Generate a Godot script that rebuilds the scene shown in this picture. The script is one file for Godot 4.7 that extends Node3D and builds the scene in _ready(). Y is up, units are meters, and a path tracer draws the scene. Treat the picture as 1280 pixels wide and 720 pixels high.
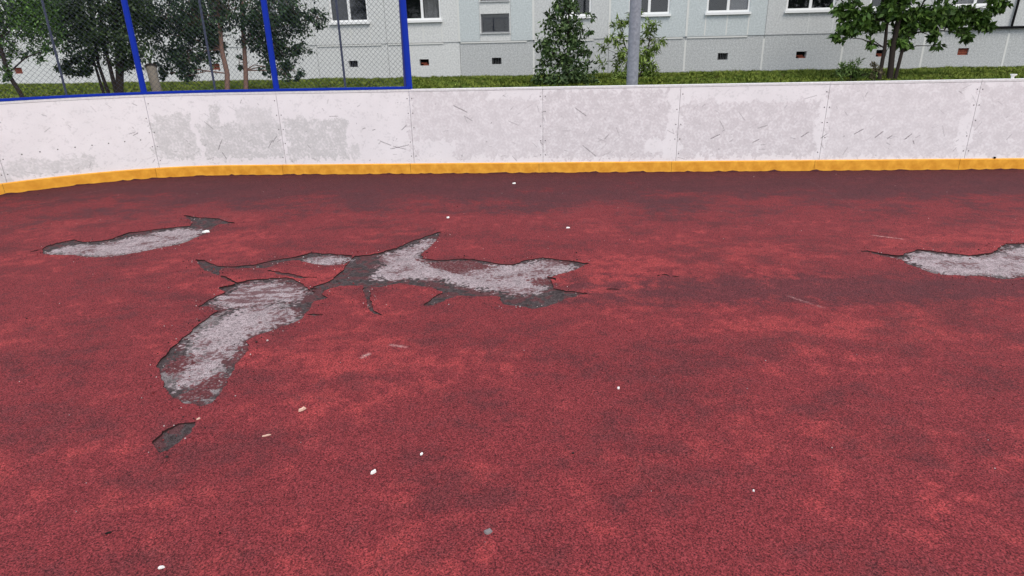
extends Node3D
# A worn rubber hockey court, its white boards, a fence, trees and a panel house behind.

const FOCAL := 800.0            # pixels of the 1280 x 720 photograph
const EYE := Vector3(0, 1.85, 0)
const PITCH := 21.0
const ROLL := 1.3
const BOARD_TURN := 0.08        # slope of the straight board line
const HOUSE_D := 33.15
const HOUSE_A := 0.0926

var cam_r: Vector3
var cam_u: Vector3
var cam_f: Vector3
var used := {}
var M := {}

# ---------------------------------------------------------------- helpers
func ray(px: float, py: float) -> Vector3:
	return cam_f + cam_r * ((px - 640.0) / FOCAL) + cam_u * ((360.0 - py) / FOCAL)
func gnd(px: float, py: float, h := 0.0) -> Vector3:
	var d := ray(px, py)
	return EYE + d * ((h - EYE.y) / d.y)
func at(px: float, py: float, depth: float) -> Vector3:
	return EYE + ray(px, py) * depth
func house_uv(px: float, py: float) -> Vector2:      # a pixel on the house's front: metres along it, height
	var d := ray(px, py)
	var t: float = -HOUSE_D / (d.z - d.x * tan(HOUSE_A))
	var p := EYE + d * t
	return Vector2(p.x / cos(HOUSE_A), p.y)
func gpoly(a: Array) -> PackedVector2Array:          # flat list of pixel x, y -> ground x, z
	var r := PackedVector2Array()
	for i in range(0, a.size(), 2):
		var g := gnd(a[i], a[i + 1])
		r.append(Vector2(g.x, g.z))
	return r
func numbered(n: String) -> String:
	if not used.has(n):
		used[n] = 0
		return n
	used[n] += 1
	return "%s_%03d" % [n, used[n]]
func tag(o: Node, label := "", category := "", group := "", kind := "") -> void:
	if label: o.set_meta("label", label)
	if category: o.set_meta("category", category)
	if group: o.set_meta("group", group)
	if kind: o.set_meta("kind", kind)
func thing(called: String, where: Vector3, label: String, category: String, group := "") -> Node3D:
	var o := Node3D.new()
	o.name = numbered(called)
	add_child(o)
	o.position = where
	tag(o, label, category, group)
	return o
func part(called: String, mesh: Mesh, m: Material, parent: Node = self) -> MeshInstance3D:
	var o := MeshInstance3D.new()
	o.mesh = mesh
	if m: o.material_override = m
	o.name = numbered(called) if parent == self else called
	parent.add_child(o, true)
	return o
func lin(r: float, g: float, b: float) -> Color:
	return Color(r, g, b).linear_to_srgb()
func mat(c: Color, rough := 0.8, spec := 0.4, metal := 0.0) -> StandardMaterial3D:
	var m := StandardMaterial3D.new()
	m.albedo_color = c.linear_to_srgb()
	m.roughness = rough
	m.metallic_specular = spec
	m.metallic = metal
	return m
func noise(seed_: int, freq: float, oct := 4, kind := FastNoiseLite.TYPE_SIMPLEX_SMOOTH) -> FastNoiseLite:
	var n := FastNoiseLite.new()
	n.seed = seed_
	n.frequency = freq
	n.noise_type = kind
	n.fractal_type = FastNoiseLite.FRACTAL_FBM if oct > 1 else FastNoiseLite.FRACTAL_NONE
	n.fractal_octaves = oct
	return n
func rough_tex(m: StandardMaterial3D, seed_: int, freq: float, lo: Color, hi: Color, scale: float, bump := 0.0, oct := 5) -> void:
	# a world triplanar colour grain (lo..hi in linear light)
	var n := noise(seed_, freq, oct)
	var t := NoiseTexture2D.new()
	t.noise = n
	t.width = 512
	t.height = 512
	t.seamless = true
	var g := Gradient.new()
	g.set_color(0, lo.linear_to_srgb())
	g.set_color(1, hi.linear_to_srgb())
	t.color_ramp = g
	m.albedo_texture = t
	m.albedo_color = Color.WHITE
	m.uv1_triplanar = true
	m.uv1_world_triplanar = true
	m.uv1_scale = Vector3.ONE * scale
	if bump > 0.0:
		var b := NoiseTexture2D.new()
		b.noise = n
		b.width = 512
		b.height = 512
		b.seamless = true
		b.as_normal_map = true
		b.bump_strength = 6.0
		m.normal_enabled = true
		m.normal_texture = b
		m.normal_scale = bump

class Acc:                                            # collects triangles for one mesh
	var v := PackedVector3Array()
	var n := PackedVector3Array()
	var c := PackedColorArray()
	var t := PackedVector2Array()
	var t2 := PackedVector2Array()
	var i := PackedInt32Array()
	func quad(a: Vector3, b: Vector3, d: Vector3, e: Vector3) -> void:   # a b d e seen from the front, counterclockwise; stored clockwise
		var k := v.size()
		var nn := (b - a).cross(d - a)
		if nn.length_squared() < 1e-18: nn = (d - a).cross(e - a)
		nn = nn.normalized()
		v.append_array([a, b, d, e])
		n.append_array([nn, nn, nn, nn])
		i.append_array([k, k + 2, k + 1, k, k + 3, k + 2])
	func box(lo: Vector3, hi: Vector3) -> void:
		var a := lo
		var b := hi
		quad(Vector3(a.x, a.y, b.z), Vector3(b.x, a.y, b.z), Vector3(b.x, b.y, b.z), Vector3(a.x, b.y, b.z))
		quad(Vector3(b.x, a.y, a.z), Vector3(a.x, a.y, a.z), Vector3(a.x, b.y, a.z), Vector3(b.x, b.y, a.z))
		quad(Vector3(b.x, a.y, b.z), Vector3(b.x, a.y, a.z), Vector3(b.x, b.y, a.z), Vector3(b.x, b.y, b.z))
		quad(Vector3(a.x, a.y, a.z), Vector3(a.x, a.y, b.z), Vector3(a.x, b.y, b.z), Vector3(a.x, b.y, a.z))
		quad(Vector3(a.x, b.y, b.z), Vector3(b.x, b.y, b.z), Vector3(b.x, b.y, a.z), Vector3(a.x, b.y, a.z))
		quad(Vector3(a.x, a.y, a.z), Vector3(b.x, a.y, a.z), Vector3(b.x, a.y, b.z), Vector3(a.x, a.y, b.z))
	func tube(pts: Array, radii: Array, sides := 8) -> void:
		var base := v.size()
		var m := pts.size()
		var ref := Vector3(0.31, 0.05, 0.95).normalized()
		for q in m:
			var p: Vector3 = pts[q]
			var dir: Vector3 = (pts[mini(q + 1, m - 1)] - pts[maxi(q - 1, 0)]).normalized()
			var e1 := dir.cross(ref)
			if e1.length() < 0.05: e1 = dir.cross(Vector3.RIGHT)
			e1 = e1.normalized()
			var e2 := dir.cross(e1)
			for w in sides:
				var an := TAU * w / sides
				var o := e1 * cos(an) + e2 * sin(an)
				v.append(p + o * float(radii[q]))
				n.append(o)
		for q in m - 1:
			for w in sides:
				var a := base + q * sides + w
				var b := base + q * sides + (w + 1) % sides
				i.append_array([a, a + sides, b, b, a + sides, b + sides])
		for e in [0, m - 1]:                          # caps
			var k := v.size()
			var dirn: Vector3 = (pts[0] - pts[1]).normalized() if e == 0 else (pts[m - 1] - pts[m - 2]).normalized()
			v.append(pts[e])
			n.append(dirn)
			for w in sides:
				v.append(v[base + e * sides + w])
				n.append(dirn)
			for w in sides:
				var a2 := k + 1 + w
				var b2 := k + 1 + (w + 1) % sides
				if e == 0: i.append_array([k, a2, b2])
				else: i.append_array([k, b2, a2])
	func mesh(m: ArrayMesh = null) -> ArrayMesh:
		if m == null: m = ArrayMesh.new()
		var a := []
		a.resize(Mesh.ARRAY_MAX)
		a[Mesh.ARRAY_VERTEX] = v
		a[Mesh.ARRAY_NORMAL] = n
		if c.size() == v.size(): a[Mesh.ARRAY_COLOR] = c
		if t.size() == v.size(): a[Mesh.ARRAY_TEX_UV] = t
		if t2.size() == v.size(): a[Mesh.ARRAY_TEX_UV2] = t2
		a[Mesh.ARRAY_INDEX] = i
		m.add_surface_from_arrays(Mesh.PRIMITIVE_TRIANGLES, a)
		return m
func box_mesh(lo: Vector3, hi: Vector3) -> ArrayMesh:
	var a := Acc.new()
	a.box(lo, hi)
	return a.mesh()
func tube_mesh(pts: Array, radii: Array, sides := 8) -> ArrayMesh:
	var a := Acc.new()
	a.tube(pts, radii, sides)
	return a.mesh()

# ---------------------------------------------------------------- camera, sky, sun
func _ready() -> void:
	var p := deg_to_rad(PITCH)
	var ro := deg_to_rad(ROLL)
	cam_f = Vector3(0, -sin(p), -cos(p))
	var up0 := Vector3.RIGHT.cross(cam_f)
	cam_r = Vector3.RIGHT * cos(ro) - up0 * sin(ro)
	cam_u = cam_r.cross(cam_f)
	var cam := Camera3D.new()
	cam.name = "camera"
	cam.transform = Transform3D(Basis(cam_r, cam_u, -cam_f), EYE)
	cam.fov = rad_to_deg(2.0 * atan(360.0 / FOCAL))
	cam.near = 0.05
	cam.far = 900.0
	add_child(cam)
	cam.current = true
	var env := Environment.new()
	env.background_mode = Environment.BG_SKY
	var sky := Sky.new()
	var sm := ProceduralSkyMaterial.new()
	sm.sky_top_color = Color(0.80, 0.84, 0.90)
	sm.sky_horizon_color = Color(0.90, 0.92, 0.95)
	sm.sky_curve = 0.25
	sm.ground_bottom_color = Color(0.32, 0.33, 0.30)
	sm.ground_horizon_color = Color(0.62, 0.64, 0.62)
	sm.ground_curve = 0.05
	sm.sky_energy_multiplier = 1.0
	sm.sun_angle_max = 0.0
	sky.sky_material = sm
	env.sky = sky
	env.tonemap_mode = Environment.TONE_MAPPER_LINEAR
	env.tonemap_exposure = 1.7
	env.sdfgi_enabled = true
	env.ssao_enabled = true
	env.ssil_enabled = true
	var we := WorldEnvironment.new()
	we.name = "environment"
	we.environment = env
	add_child(we)
	var sun := DirectionalLight3D.new()
	sun.name = "sun"
	sun.light_color = Color(1.0, 0.97, 0.93)
	sun.light_energy = 0.4
	sun.light_angular_distance = 25.0
	sun.shadow_enabled = true
	sun.rotation_degrees = Vector3(-55, 25, 0)
	add_child(sun)

	materials()
	build_ground()
	build_court()
	build_boards()
	build_house()
	build_fence()
	build_lamp_pole()
	build_plants()
	build_grass()
	build_litter()
	print("built")

func materials() -> void:
	M.blue = mat(Color(0.006, 0.030, 0.36), 0.5, 0.25)
	M.blue_dark = mat(Color(0.018, 0.022, 0.16), 0.45, 0.5)
	M.wire = mat(Color(0.05, 0.06, 0.09), 0.6, 0.3)
	M.slim = mat(Color(0.045, 0.055, 0.10), 0.5, 0.5)
	M.steel = mat(Color(0.2, 0.2, 0.21), 0.5, 0.5, 0.3)
	M.pole = mat(Color(0.30, 0.31, 0.36), 0.5, 0.5)
	rough_tex(M.pole, 91, 0.02, Color(0.17, 0.175, 0.21), Color(0.32, 0.33, 0.375), 1.3, 0.15)
	M.pvc = mat(Color(0.82, 0.82, 0.82), 0.35, 0.5)
	M.dark = mat(Color(0.012, 0.012, 0.013), 0.9, 0.2)
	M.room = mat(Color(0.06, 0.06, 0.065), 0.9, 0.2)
	M.brick = mat(Color(0.24, 0.07, 0.045), 0.9, 0.2)
	M.curtain = mat(Color(0.62, 0.63, 0.65), 0.9, 0.2)
	M.blind = mat(Color(0.72, 0.75, 0.80), 0.7, 0.3)
	M.sealant = mat(Color(0.68, 0.68, 0.66), 0.8, 0.3)
	M.glass = StandardMaterial3D.new()
	M.glass.albedo_color = Color(0.06, 0.075, 0.08, 0.35)
	M.glass.transparency = BaseMaterial3D.TRANSPARENCY_ALPHA
	M.glass.roughness = 0.03
	M.glass.metallic_specular = 0.6
	M.plinth = mat(Color.WHITE, 0.92, 0.2)
	rough_tex(M.plinth, 5, 0.03, Color(0.36, 0.37, 0.375), Color(0.64, 0.65, 0.65), 0.75, 0.3, 6)
	M.wall_white = mat(Color.WHITE, 0.92, 0.2)
	rough_tex(M.wall_white, 6, 0.025, Color(0.52, 0.53, 0.53), Color(0.78, 0.78, 0.77), 0.75, 0.3, 6)
	M.wall_blue = mat(Color.WHITE, 0.92, 0.2)
	rough_tex(M.wall_blue, 7, 0.025, Color(0.45, 0.49, 0.50), Color(0.63, 0.67, 0.68), 0.75, 0.3, 6)
	M.wall_grey = mat(Color.WHITE, 0.92, 0.2)
	rough_tex(M.wall_grey, 8, 0.025, Color(0.46, 0.47, 0.475), Color(0.68, 0.685, 0.68), 0.75, 0.3, 6)
	M.earth = mat(Color.WHITE, 0.95, 0.2)
	rough_tex(M.earth, 9, 0.02, Color(0.035, 0.05, 0.012), Color(0.09, 0.115, 0.028), 0.35, 0.5, 6)
	M.leaf = StandardMaterial3D.new()
	M.leaf.vertex_color_use_as_albedo = true
	M.leaf.roughness = 0.55
	M.leaf.metallic_specular = 0.35
	M.leaf.backlight = Color(0.25, 0.30, 0.10)
	M.leaf.cull_mode = BaseMaterial3D.CULL_DISABLED
	M.bark_dark = mat(Color.WHITE, 0.95, 0.2)
	rough_tex(M.bark_dark, 21, 0.05, Color(0.012, 0.010, 0.009), Color(0.055, 0.042, 0.036), 2.0, 1.0)
	M.bark_red = mat(Color.WHITE, 0.9, 0.2)
	rough_tex(M.bark_red, 22, 0.05, Color(0.09, 0.05, 0.04), Color(0.34, 0.22, 0.18), 2.0, 0.7)
	M.stump = mat(Color.WHITE, 0.95, 0.2)
	rough_tex(M.stump, 23, 0.04, Color(0.10, 0.085, 0.07), Color(0.30, 0.26, 0.22), 2.0, 1.0)

# ---------------------------------------------------------------- ground
func ground_y(x: float, z: float) -> float:
	var b := -z + 0.08 * x                               # metres in front of the camera, along the boards' normal
	var h := -0.07
	h += 0.14 * smoothstep(10.2, 14.0, b)
	h += 0.17 * smoothstep(18.0, 31.0, b)
	return h
func build_ground() -> void:
	var a := Acc.new()
	var xs := [-400.0, -120.0, -60.0]
	for k in range(-40, 41, 2): xs.append(float(k))
	xs.append_array([60.0, 120.0, 400.0])
	var zs := [-400.0, -120.0, -60.0]
	for k in range(-44, -8): zs.append(float(k))
	zs.append_array([-4.0, 0.0, 10.0, 40.0, 400.0])
	for zi in zs.size():
		for xi in xs.size():
			a.v.append(Vector3(xs[xi], ground_y(clampf(xs[xi], -40, 40), zs[zi]), zs[zi]))
			a.n.append(Vector3.UP)
	var w := xs.size()
	for zi in zs.size() - 1:
		for xi in w - 1:
			var k := zi * w + xi
			a.i.append_array([k, k + 1, k + w, k + 1, k + w + 1, k + w])
	var o := part("ground", a.mesh(), M.earth)
	tag(o, "grassy earth around the court and up to the house", "", "", "structure")

# ---------------------------------------------------------------- boards' path
func bpath(s: float) -> Array:                           # [point on the boards' face, inward normal] s metres along
	var d := Vector2(1, BOARD_TURN).normalized()
	var n := Vector2(-d.y, d.x)
	var st := -4.3
	var R := 3.5
	var o := Vector2(0, -9.68)
	if s >= st:
		var q := o + d * s
		return [Vector3(q.x, 0, q.y), Vector3(n.x, 0, n.y)]
	var th: float = minf((st - s) / R, PI / 2)
	var c := o + d * st + n * R
	var m := n * cos(th) + d * sin(th)
	var p := c - m * R
	var more := (st - s) - R * PI / 2
	if more > 0: p += n * more
	return [Vector3(p.x, 0, p.y), Vector3(m.x, 0, m.y)]
func sweep(prof: Array, s0: float, s1: float, uv := false) -> ArrayMesh:
	# prof: closed ring of (inward offset, height), counterclockwise seen from the s+ end
	var a := Acc.new()
	var steps := 1
	if s0 < -4.3: steps = maxi(1, int(ceil((s1 - s0) / 0.16)))
	for q in prof.size():
		var p0: Vector2 = prof[q]
		var p1: Vector2 = prof[(q + 1) % prof.size()]
		for k in steps:
			var sa := lerpf(s0, s1, float(k) / steps)
			var sb := lerpf(s0, s1, float(k + 1) / steps)
			var A := bpath(sa)
			var B := bpath(sb)
			var a0: Vector3 = A[0] + A[1] * p0.x + Vector3(0, p0.y, 0)
			var a1: Vector3 = A[0] + A[1] * p1.x + Vector3(0, p1.y, 0)
			var b0: Vector3 = B[0] + B[1] * p0.x + Vector3(0, p0.y, 0)
			var b1: Vector3 = B[0] + B[1] * p1.x + Vector3(0, p1.y, 0)
			var kk := a.v.size()
			a.quad(a0, b0, b1, a1)
			if uv:
				a.t.append_array([Vector2(sa, p0.y), Vector2(sb, p0.y), Vector2(sb, p1.y), Vector2(sa, p1.y)])
			if s0 < -4.3:                               # round the bend
				var nA: Vector3 = A[1]
				var nB: Vector3 = B[1]
				var dp := (p1 - p0).normalized()
				var na: Vector3 = nA * dp.y - Vector3.UP * dp.x
				var nb: Vector3 = nB * dp.y - Vector3.UP * dp.x
				a.n[kk] = na
				a.n[kk + 1] = nb
				a.n[kk + 2] = nb
				a.n[kk + 3] = na
	for e in 2:
		var E: Array = bpath(s0 if e == 0 else s1)
		var k := a.v.size()
		var tan_: Vector3 = E[1].cross(Vector3.UP) * (1.0 if e == 0 else -1.0)
		for q in prof.size():
			a.v.append(E[0] + E[1] * prof[q].x + Vector3(0, prof[q].y, 0))
			a.n.append(-tan_)
			if uv: a.t.append(Vector2(s0 if e == 0 else s1, prof[q].y))
		for q in range(1, prof.size() - 1):
			if e == 0: a.i.append_array([k, k + q + 1, k + q])
			else: a.i.append_array([k, k + q, k + q + 1])
	return a.mesh()

# ---------------------------------------------------------------- the rubber court with its torn holes
var holes: Array = []            # ground polygons where the red layer is gone
var lights: Array = []           # ground polygons of pale worn concrete in the holes
var jag: FastNoiseLite
func thick_line(a: Array, w: float) -> PackedVector2Array:      # a crack: pixel polyline -> thin tapering ground polygon
	var c := gpoly(a)
	var l := PackedVector2Array()
	var r := PackedVector2Array()
	for i in c.size():
		var d := (c[mini(i + 1, c.size() - 1)] - c[maxi(i - 1, 0)]).normalized()
		var k := 1.0 if i > 0 and i < c.size() - 1 else 0.25
		l.append(c[i] + d.orthogonal() * w * 0.5 * k)
		r.append(c[i] - d.orthogonal() * w * 0.5 * k)
	r.reverse()
	l.append_array(r)
	return l
func trace_holes() -> void:
	holes = [
		# long pale hole near the bend
		gpoly([52.5,311, 60,307, 77.5,302.5, 92.5,299.5, 102.5,302.5, 117.5,302, 140,298.8, 160,291, 180,288.8, 200,286, 220,283.8, 237.5,282, 241,277.5, 230,269.5, 250,272, 270,272.5, 293.8,279.5, 272.5,281, 262.5,287.5, 255,293.8, 245,298, 225,305.5, 195,311, 160,318, 140,321, 115,322, 90,319.5, 65,318.8, 54,318]),
		# the lobe
		gpoly([297,354, 289.6,357.4, 272.8,359.6, 280.4,365.8, 263.6,373.4, 248.3,383.3, 260.5,383.3, 271,388.7, 256,400, 246,407, 230,421.7, 213,437, 197,455, 201,474.4, 210.6,494, 227,503.6, 252,507.8, 266,502, 280,485.6, 291,466, 294,456.4, 312,437, 307.8,427, 319,420, 343,411.6, 367.5,403, 376.6,398.6, 383,392.5, 392,377, 410,372.6, 402.6,368, 404,362, 398,361, 383,359, 368,349, 357,346.7, 337,348, 312.5,349.7]),
		# the star and the right arm
		gpoly([384.4,360, 402,355.5, 415.6,349, 429,337.8, 437.8,324.4, 444.4,320, 460,319, 473,316.7, 493,311, 513,302, 535.6,294.4, 552,289, 546.7,300, 540,307.8, 526.7,317.8, 528.9,323.3, 548,325.3, 580,323.4, 604,326, 625,330, 642,331, 655,325.3, 679.4,322, 707.5,325.3, 735.6,329.6, 718.8,337.5, 700,343, 688,348, 692.5,360, 707.5,363.8, 733.8,366.6, 707.5,374, 685,382.5, 666,386, 647.5,382.5, 628.8,380.6, 623,370, 595,370.3, 572.5,370.3, 557.5,375, 542.5,382.5, 528.4,382.5, 537,375, 552,365.6, 544,360, 527.5,358, 500,354.4, 473,360, 463,359, 462,371, 466.7,386.7, 477.8,394.4, 464,391, 457.8,375.6, 453,357.8, 437.8,357.8, 424.4,357.8, 411,362, 398,366, 390,364]),
		# the thin arm to the left
		gpoly([245.3,325.3, 256,325.3, 274,333, 291,333, 321.6,330.6, 340,325.3, 356.8,323, 376.6,320, 389,316, 419,317.6, 440,320, 437.8,326.7, 424,332, 404,332, 384.4,329, 371,325.6, 367.5,325.3, 349,328.3, 340,333, 327.8,335, 303,335.2, 275.8,335.2, 274,342, 269.7,342.8, 254.4,337.5, 248.3,330]),
		thick_line([270,342, 283,348.5, 293,354, 301,355], 0.03),
		thick_line([335,338, 348,341, 361,343.5, 377,347, 398,346.5], 0.05),
		# the small dark spot
		gpoly([192.5,552, 202,540, 221.7,531.4, 246.7,526, 239.7,539.7, 230,549, 210.6,563, 200.8,566, 193.9,560.6]),
		# the hole that runs off to the right
		gpoly([1073.8,314, 1085,313.2, 1103.8,317.5, 1124.4,320.6, 1133.8,316, 1148.8,312, 1171,314.4, 1193.8,317, 1212.5,319.6, 1242.5,316, 1248,309.7, 1257.5,304.6, 1280,304, 1330,307, 1350,325, 1320,344, 1280,347, 1257.5,350, 1235,346, 1220,345.3, 1182.5,344.4, 1160,340.6, 1145,334, 1132,330, 1126,324.7, 1103.8,320.6, 1085,315.6]),
		thick_line([818,347, 824,344, 831.4,343.4, 838,345, 849.7,346], 0.022),
		thick_line([756,361.6, 766,361.2, 776.6,361.8], 0.016),
		thick_line([683,346, 691,348.5, 699,354], 0.025),
		thick_line([719,313, 720.6,316, 722,320], 0.012),
		thick_line([378,392.5, 392,394, 407,394.2], 0.03),
		thick_line([36,315.5, 46,313, 56,311], 0.022),
		thick_line([254,289.5, 257,292, 258.5,296], 0.012),
	]
	lights = [
		gpoly([55,315, 70,311, 95,305.5, 120,305.5, 142,302, 160,297, 185,293, 210,287.5, 235,284.5, 252,287.5, 250,293, 225,302.5, 195,310, 157,317.5, 125,320.5, 95,318, 70,316]),
		gpoly([213,480, 227,460.5, 246.7,446.7, 235.5,430, 260.5,407.8, 283,395, 291,388, 315,383, 345,380, 362,385, 374,393, 368,400, 343,408, 322,414, 305,425, 290,440, 272,462, 255,475, 235,484, 222,486]),
		gpoly([377,326, 395,321.5, 420,320.5, 438,323, 424,330, 400,331]),
		gpoly([464.7,345.6, 476.7,332, 471.6,321.6, 506,309.5, 537,297.5, 547,301, 533.4,311, 519.7,321.6, 533.4,328.4, 550.6,333.6, 571,338.8, 598.8,330, 646.9,331, 674.4,324, 705.3,327.5, 719,335.3, 708.8,340.5, 671,347.3, 684.7,361, 660.6,368, 626.3,366.3, 605.6,361, 571,356, 550.6,349, 523,347.3, 488.8,349.8]),
		gpoly([1132,324, 1140,317, 1150,314, 1170,317, 1195,320, 1225,320, 1255,316, 1262,309, 1280,307, 1330,312, 1330,335, 1320,342, 1260,345, 1220,343, 1183,342, 1160,337, 1145,331]),
		# streaked, half worn
		gpoly([256,380, 282,366, 300,356, 340,350, 372,356, 384,366, 372,378, 350,377, 320,381, 290,385]),
	]
func seg_dist(q: Vector2, a: Vector2, b: Vector2) -> float:
	return q.distance_to(Geometry2D.get_closest_point_to_segment(q, a, b))
func court_outline() -> PackedVector2Array:
	var r := PackedVector2Array()
	var s := -14.0
	while s < 13.01:
		var A := bpath(s)
		var w: Vector3 = A[0] - A[1] * 0.03
		r.append(Vector2(w.x, w.z))
		s += 0.25 if s < -4.0 else 17.0 / 17.0
	r.append(Vector2(13.0, 6.0))
	r.append(Vector2(r[0].x, 6.0))
	return r
func uvs(a: Acc, p: Vector3) -> void:
	a.t.append(Vector2(p.x, p.z) / 1.6)
	a.t2.append(Vector2((p.x + 9.0) / 18.0, (p.z + 11.0) / 12.0))
func build_court() -> void:
	trace_holes()
	jag = noise(31, 9.0, 4)
	var curl := noise(33, 1.7, 2)
	var top := Acc.new()
	var lip := Acc.new()
	var outline := court_outline()
	var CELL := 0.5
	var SUB := 40
	var boxes: Array = []
	for h in holes:
		var bb := Rect2(h[0], Vector2.ZERO)
		for q in h: bb = bb.expand(q)
		boxes.append(bb)
	for gz in range(-24, 12):
		for gx in range(-20, 27):
			var c0 := Vector2(gx, gz) * CELL
			var sq := PackedVector2Array([c0, c0 + Vector2(CELL, 0), c0 + Vector2(CELL, CELL), c0 + Vector2(0, CELL)])
			var mid := c0 + Vector2(CELL, CELL) * 0.5
			var segs: Array = []
			var near: Array = []
			for k in holes.size():
				if not boxes[k].grow(0.2).intersects(Rect2(c0, Vector2(CELL, CELL))): continue
				near.append(holes[k])
				var h: PackedVector2Array = holes[k]
				for q in h.size():
					if seg_dist(mid, h[q], h[(q + 1) % h.size()]) < 0.53: segs.append([h[q], h[(q + 1) % h.size()]])
			if segs.is_empty():
				var inside := false
				for h in near: inside = inside or Geometry2D.is_point_in_polygon(mid, h)
				if inside: continue
				for piece in Geometry2D.intersect_polygons(sq, outline):
					var tri := Geometry2D.triangulate_polygon(piece)
					var k0 := top.v.size()
					for q in piece:
						top.v.append(Vector3(q.x, 0, q.y))
						top.n.append(Vector3.UP)
						uvs(top, Vector3(q.x, 0, q.y))
					for q in range(0, tri.size(), 3):
						var a2: Vector2 = piece[tri[q]]
						var b2: Vector2 = piece[tri[q + 1]]
						var c2: Vector2 = piece[tri[q + 2]]
						if (b2 - a2).cross(c2 - a2) > 0: top.i.append_array([k0 + tri[q], k0 + tri[q + 1], k0 + tri[q + 2]])
						else: top.i.append_array([k0 + tri[q], k0 + tri[q + 2], k0 + tri[q + 1]])
				continue
			# fine cell: signed distance to the holes at each grid corner (negative inside)
			var st := CELL / SUB
			var W := SUB + 1
			var sd := PackedFloat32Array()
			sd.resize(W * W)
			var idx := PackedInt32Array()
			idx.resize(W * W)
			for j in W:
				for i in W:
					var q := c0 + Vector2(i, j) * st
					var d := 0.3
					for s in segs: d = minf(d, seg_dist(q, s[0], s[1]))
					for h in near:
						if Geometry2D.is_point_in_polygon(q, h):
							d = -d
							break
					d += jag.get_noise_2d(q.x, q.y) * 0.020 * smoothstep(0.3, 0.05, absf(d))
					sd[j * W + i] = d
					idx[j * W + i] = -1
			var edge_cache := {}
			for j in SUB:
				for i in SUB:
					var ks := [j * W + i, j * W + i + 1, (j + 1) * W + i + 1, (j + 1) * W + i]
					var pos := [c0 + Vector2(i, j) * st, c0 + Vector2(i + 1, j) * st, c0 + Vector2(i + 1, j + 1) * st, c0 + Vector2(i, j + 1) * st]
					var ring := PackedInt32Array()
					var cut: Array = []
					for e in 4:
						var ka: int = ks[e]
						var kb: int = ks[(e + 1) % 4]
						if sd[ka] > 0:
							if idx[ka] < 0:
								idx[ka] = top.v.size()
								add_top(top, pos[e], sd[ka], curl)
							ring.append(idx[ka])
						if (sd[ka] > 0) != (sd[kb] > 0):
							var key := mini(ka, kb) * 100000 + maxi(ka, kb)
							if not edge_cache.has(key):
								var f := sd[ka] / (sd[ka] - sd[kb])
								edge_cache[key] = top.v.size()
								add_top(top, (pos[e] as Vector2).lerp(pos[(e + 1) % 4], f), 0.0, curl)
							ring.append(edge_cache[key])
							cut.append([edge_cache[key], sd[ka] > 0])
					for q in range(1, ring.size() - 1):
						top.i.append_array([ring[0], ring[q], ring[q + 1]])
					if cut.size() >= 2:                      # the torn edge of the layer
						for q in range(0, cut.size() - 1, 2):
							var A: int = cut[q][0]
							var B: int = cut[q + 1][0]
							var pa := top.v[A]
							var pb := top.v[B]
							if not cut[q][1]:
								var tmp := pa
								pa = pb
								pb = tmp
							lip.quad(Vector3(pa.x, -0.012, pa.z), pa, pb, Vector3(pb.x, -0.012, pb.z))
	var red := mat(Color.WHITE, 0.85, 0.25)
	var gi := crumb_images()
	red.albedo_texture = gi[0]
	red.normal_enabled = true
	red.normal_texture = gi[1]
	red.normal_scale = 0.8
	red.detail_enabled = true
	red.detail_blend_mode = BaseMaterial3D.BLEND_MODE_MUL
	red.detail_uv_layer = BaseMaterial3D.DETAIL_UV_2
	red.detail_albedo = court_map()
	var mesh := top.mesh()
	var o := part("rubber_court", mesh, red)
	tag(o, "worn red crumb rubber court with torn holes", "", "", "structure")
	var edge := mat(Color(0.035, 0.018, 0.018), 0.95, 0.2)
	part("torn_edge", lip.mesh(), edge, o)
	# rubber poured unevenly up against the kick plates
	var bead := Acc.new()
	var nb := noise(35, 5.0, 4)
	var sb := -13.0
	while sb < 12.4:
		var q: Array = []
		for ss in [sb, sb + 0.05]:
			var A := bpath(ss)
			var hh := 0.004 + 0.030 * maxf(0.0, nb.get_noise_1d(ss) + 0.12)
			q.append([A[0] + A[1] * 0.0205 + Vector3(0, hh, 0), A[0] + A[1] * (0.026 + hh * 1.6) + Vector3(0, 0.0005, 0)])
		bead.quad(q[0][1], q[1][1], q[1][0], q[0][0])
		sb += 0.05
	part("poured_edge", bead.mesh(), mat(Color(0.060, 0.022, 0.026), 0.95, 0.2), o)
	# the base under the rubber
	var base := Acc.new()
	for r in [Rect2(-7.2, -7.6, 13.4, 5.6)]:
		var q: Rect2 = r
		var pts := [q.position, q.position + Vector2(q.size.x, 0), q.end, q.position + Vector2(0, q.size.y)]
		for k in 4:
			base.v.append(Vector3(pts[k].x, -0.007, pts[k].y))
			base.n.append(Vector3.UP)
			base.t.append(Vector2(pts[k].x, pts[k].y) / 1.1)
			base.t2.append((pts[k] - q.position) / q.size)
		base.i.append_array([0, 1, 2, 0, 2, 3])
	var bm := mat(Color.WHITE, 0.92, 0.25)
	bm.albedo_texture = gi[2]
	bm.normal_enabled = true
	bm.normal_texture = gi[1]
	bm.normal_scale = 0.8
	bm.detail_enabled = true
	bm.detail_blend_mode = BaseMaterial3D.BLEND_MODE_MUL
	bm.detail_uv_layer = BaseMaterial3D.DETAIL_UV_2
	bm.detail_albedo = base_map(Rect2(-7.2, -7.6, 13.4, 5.6))
	var b := part("court_base", base.mesh(), bm)
	tag(b, "grey concrete and dark underlay showing through the torn rubber", "", "", "structure")
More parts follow.
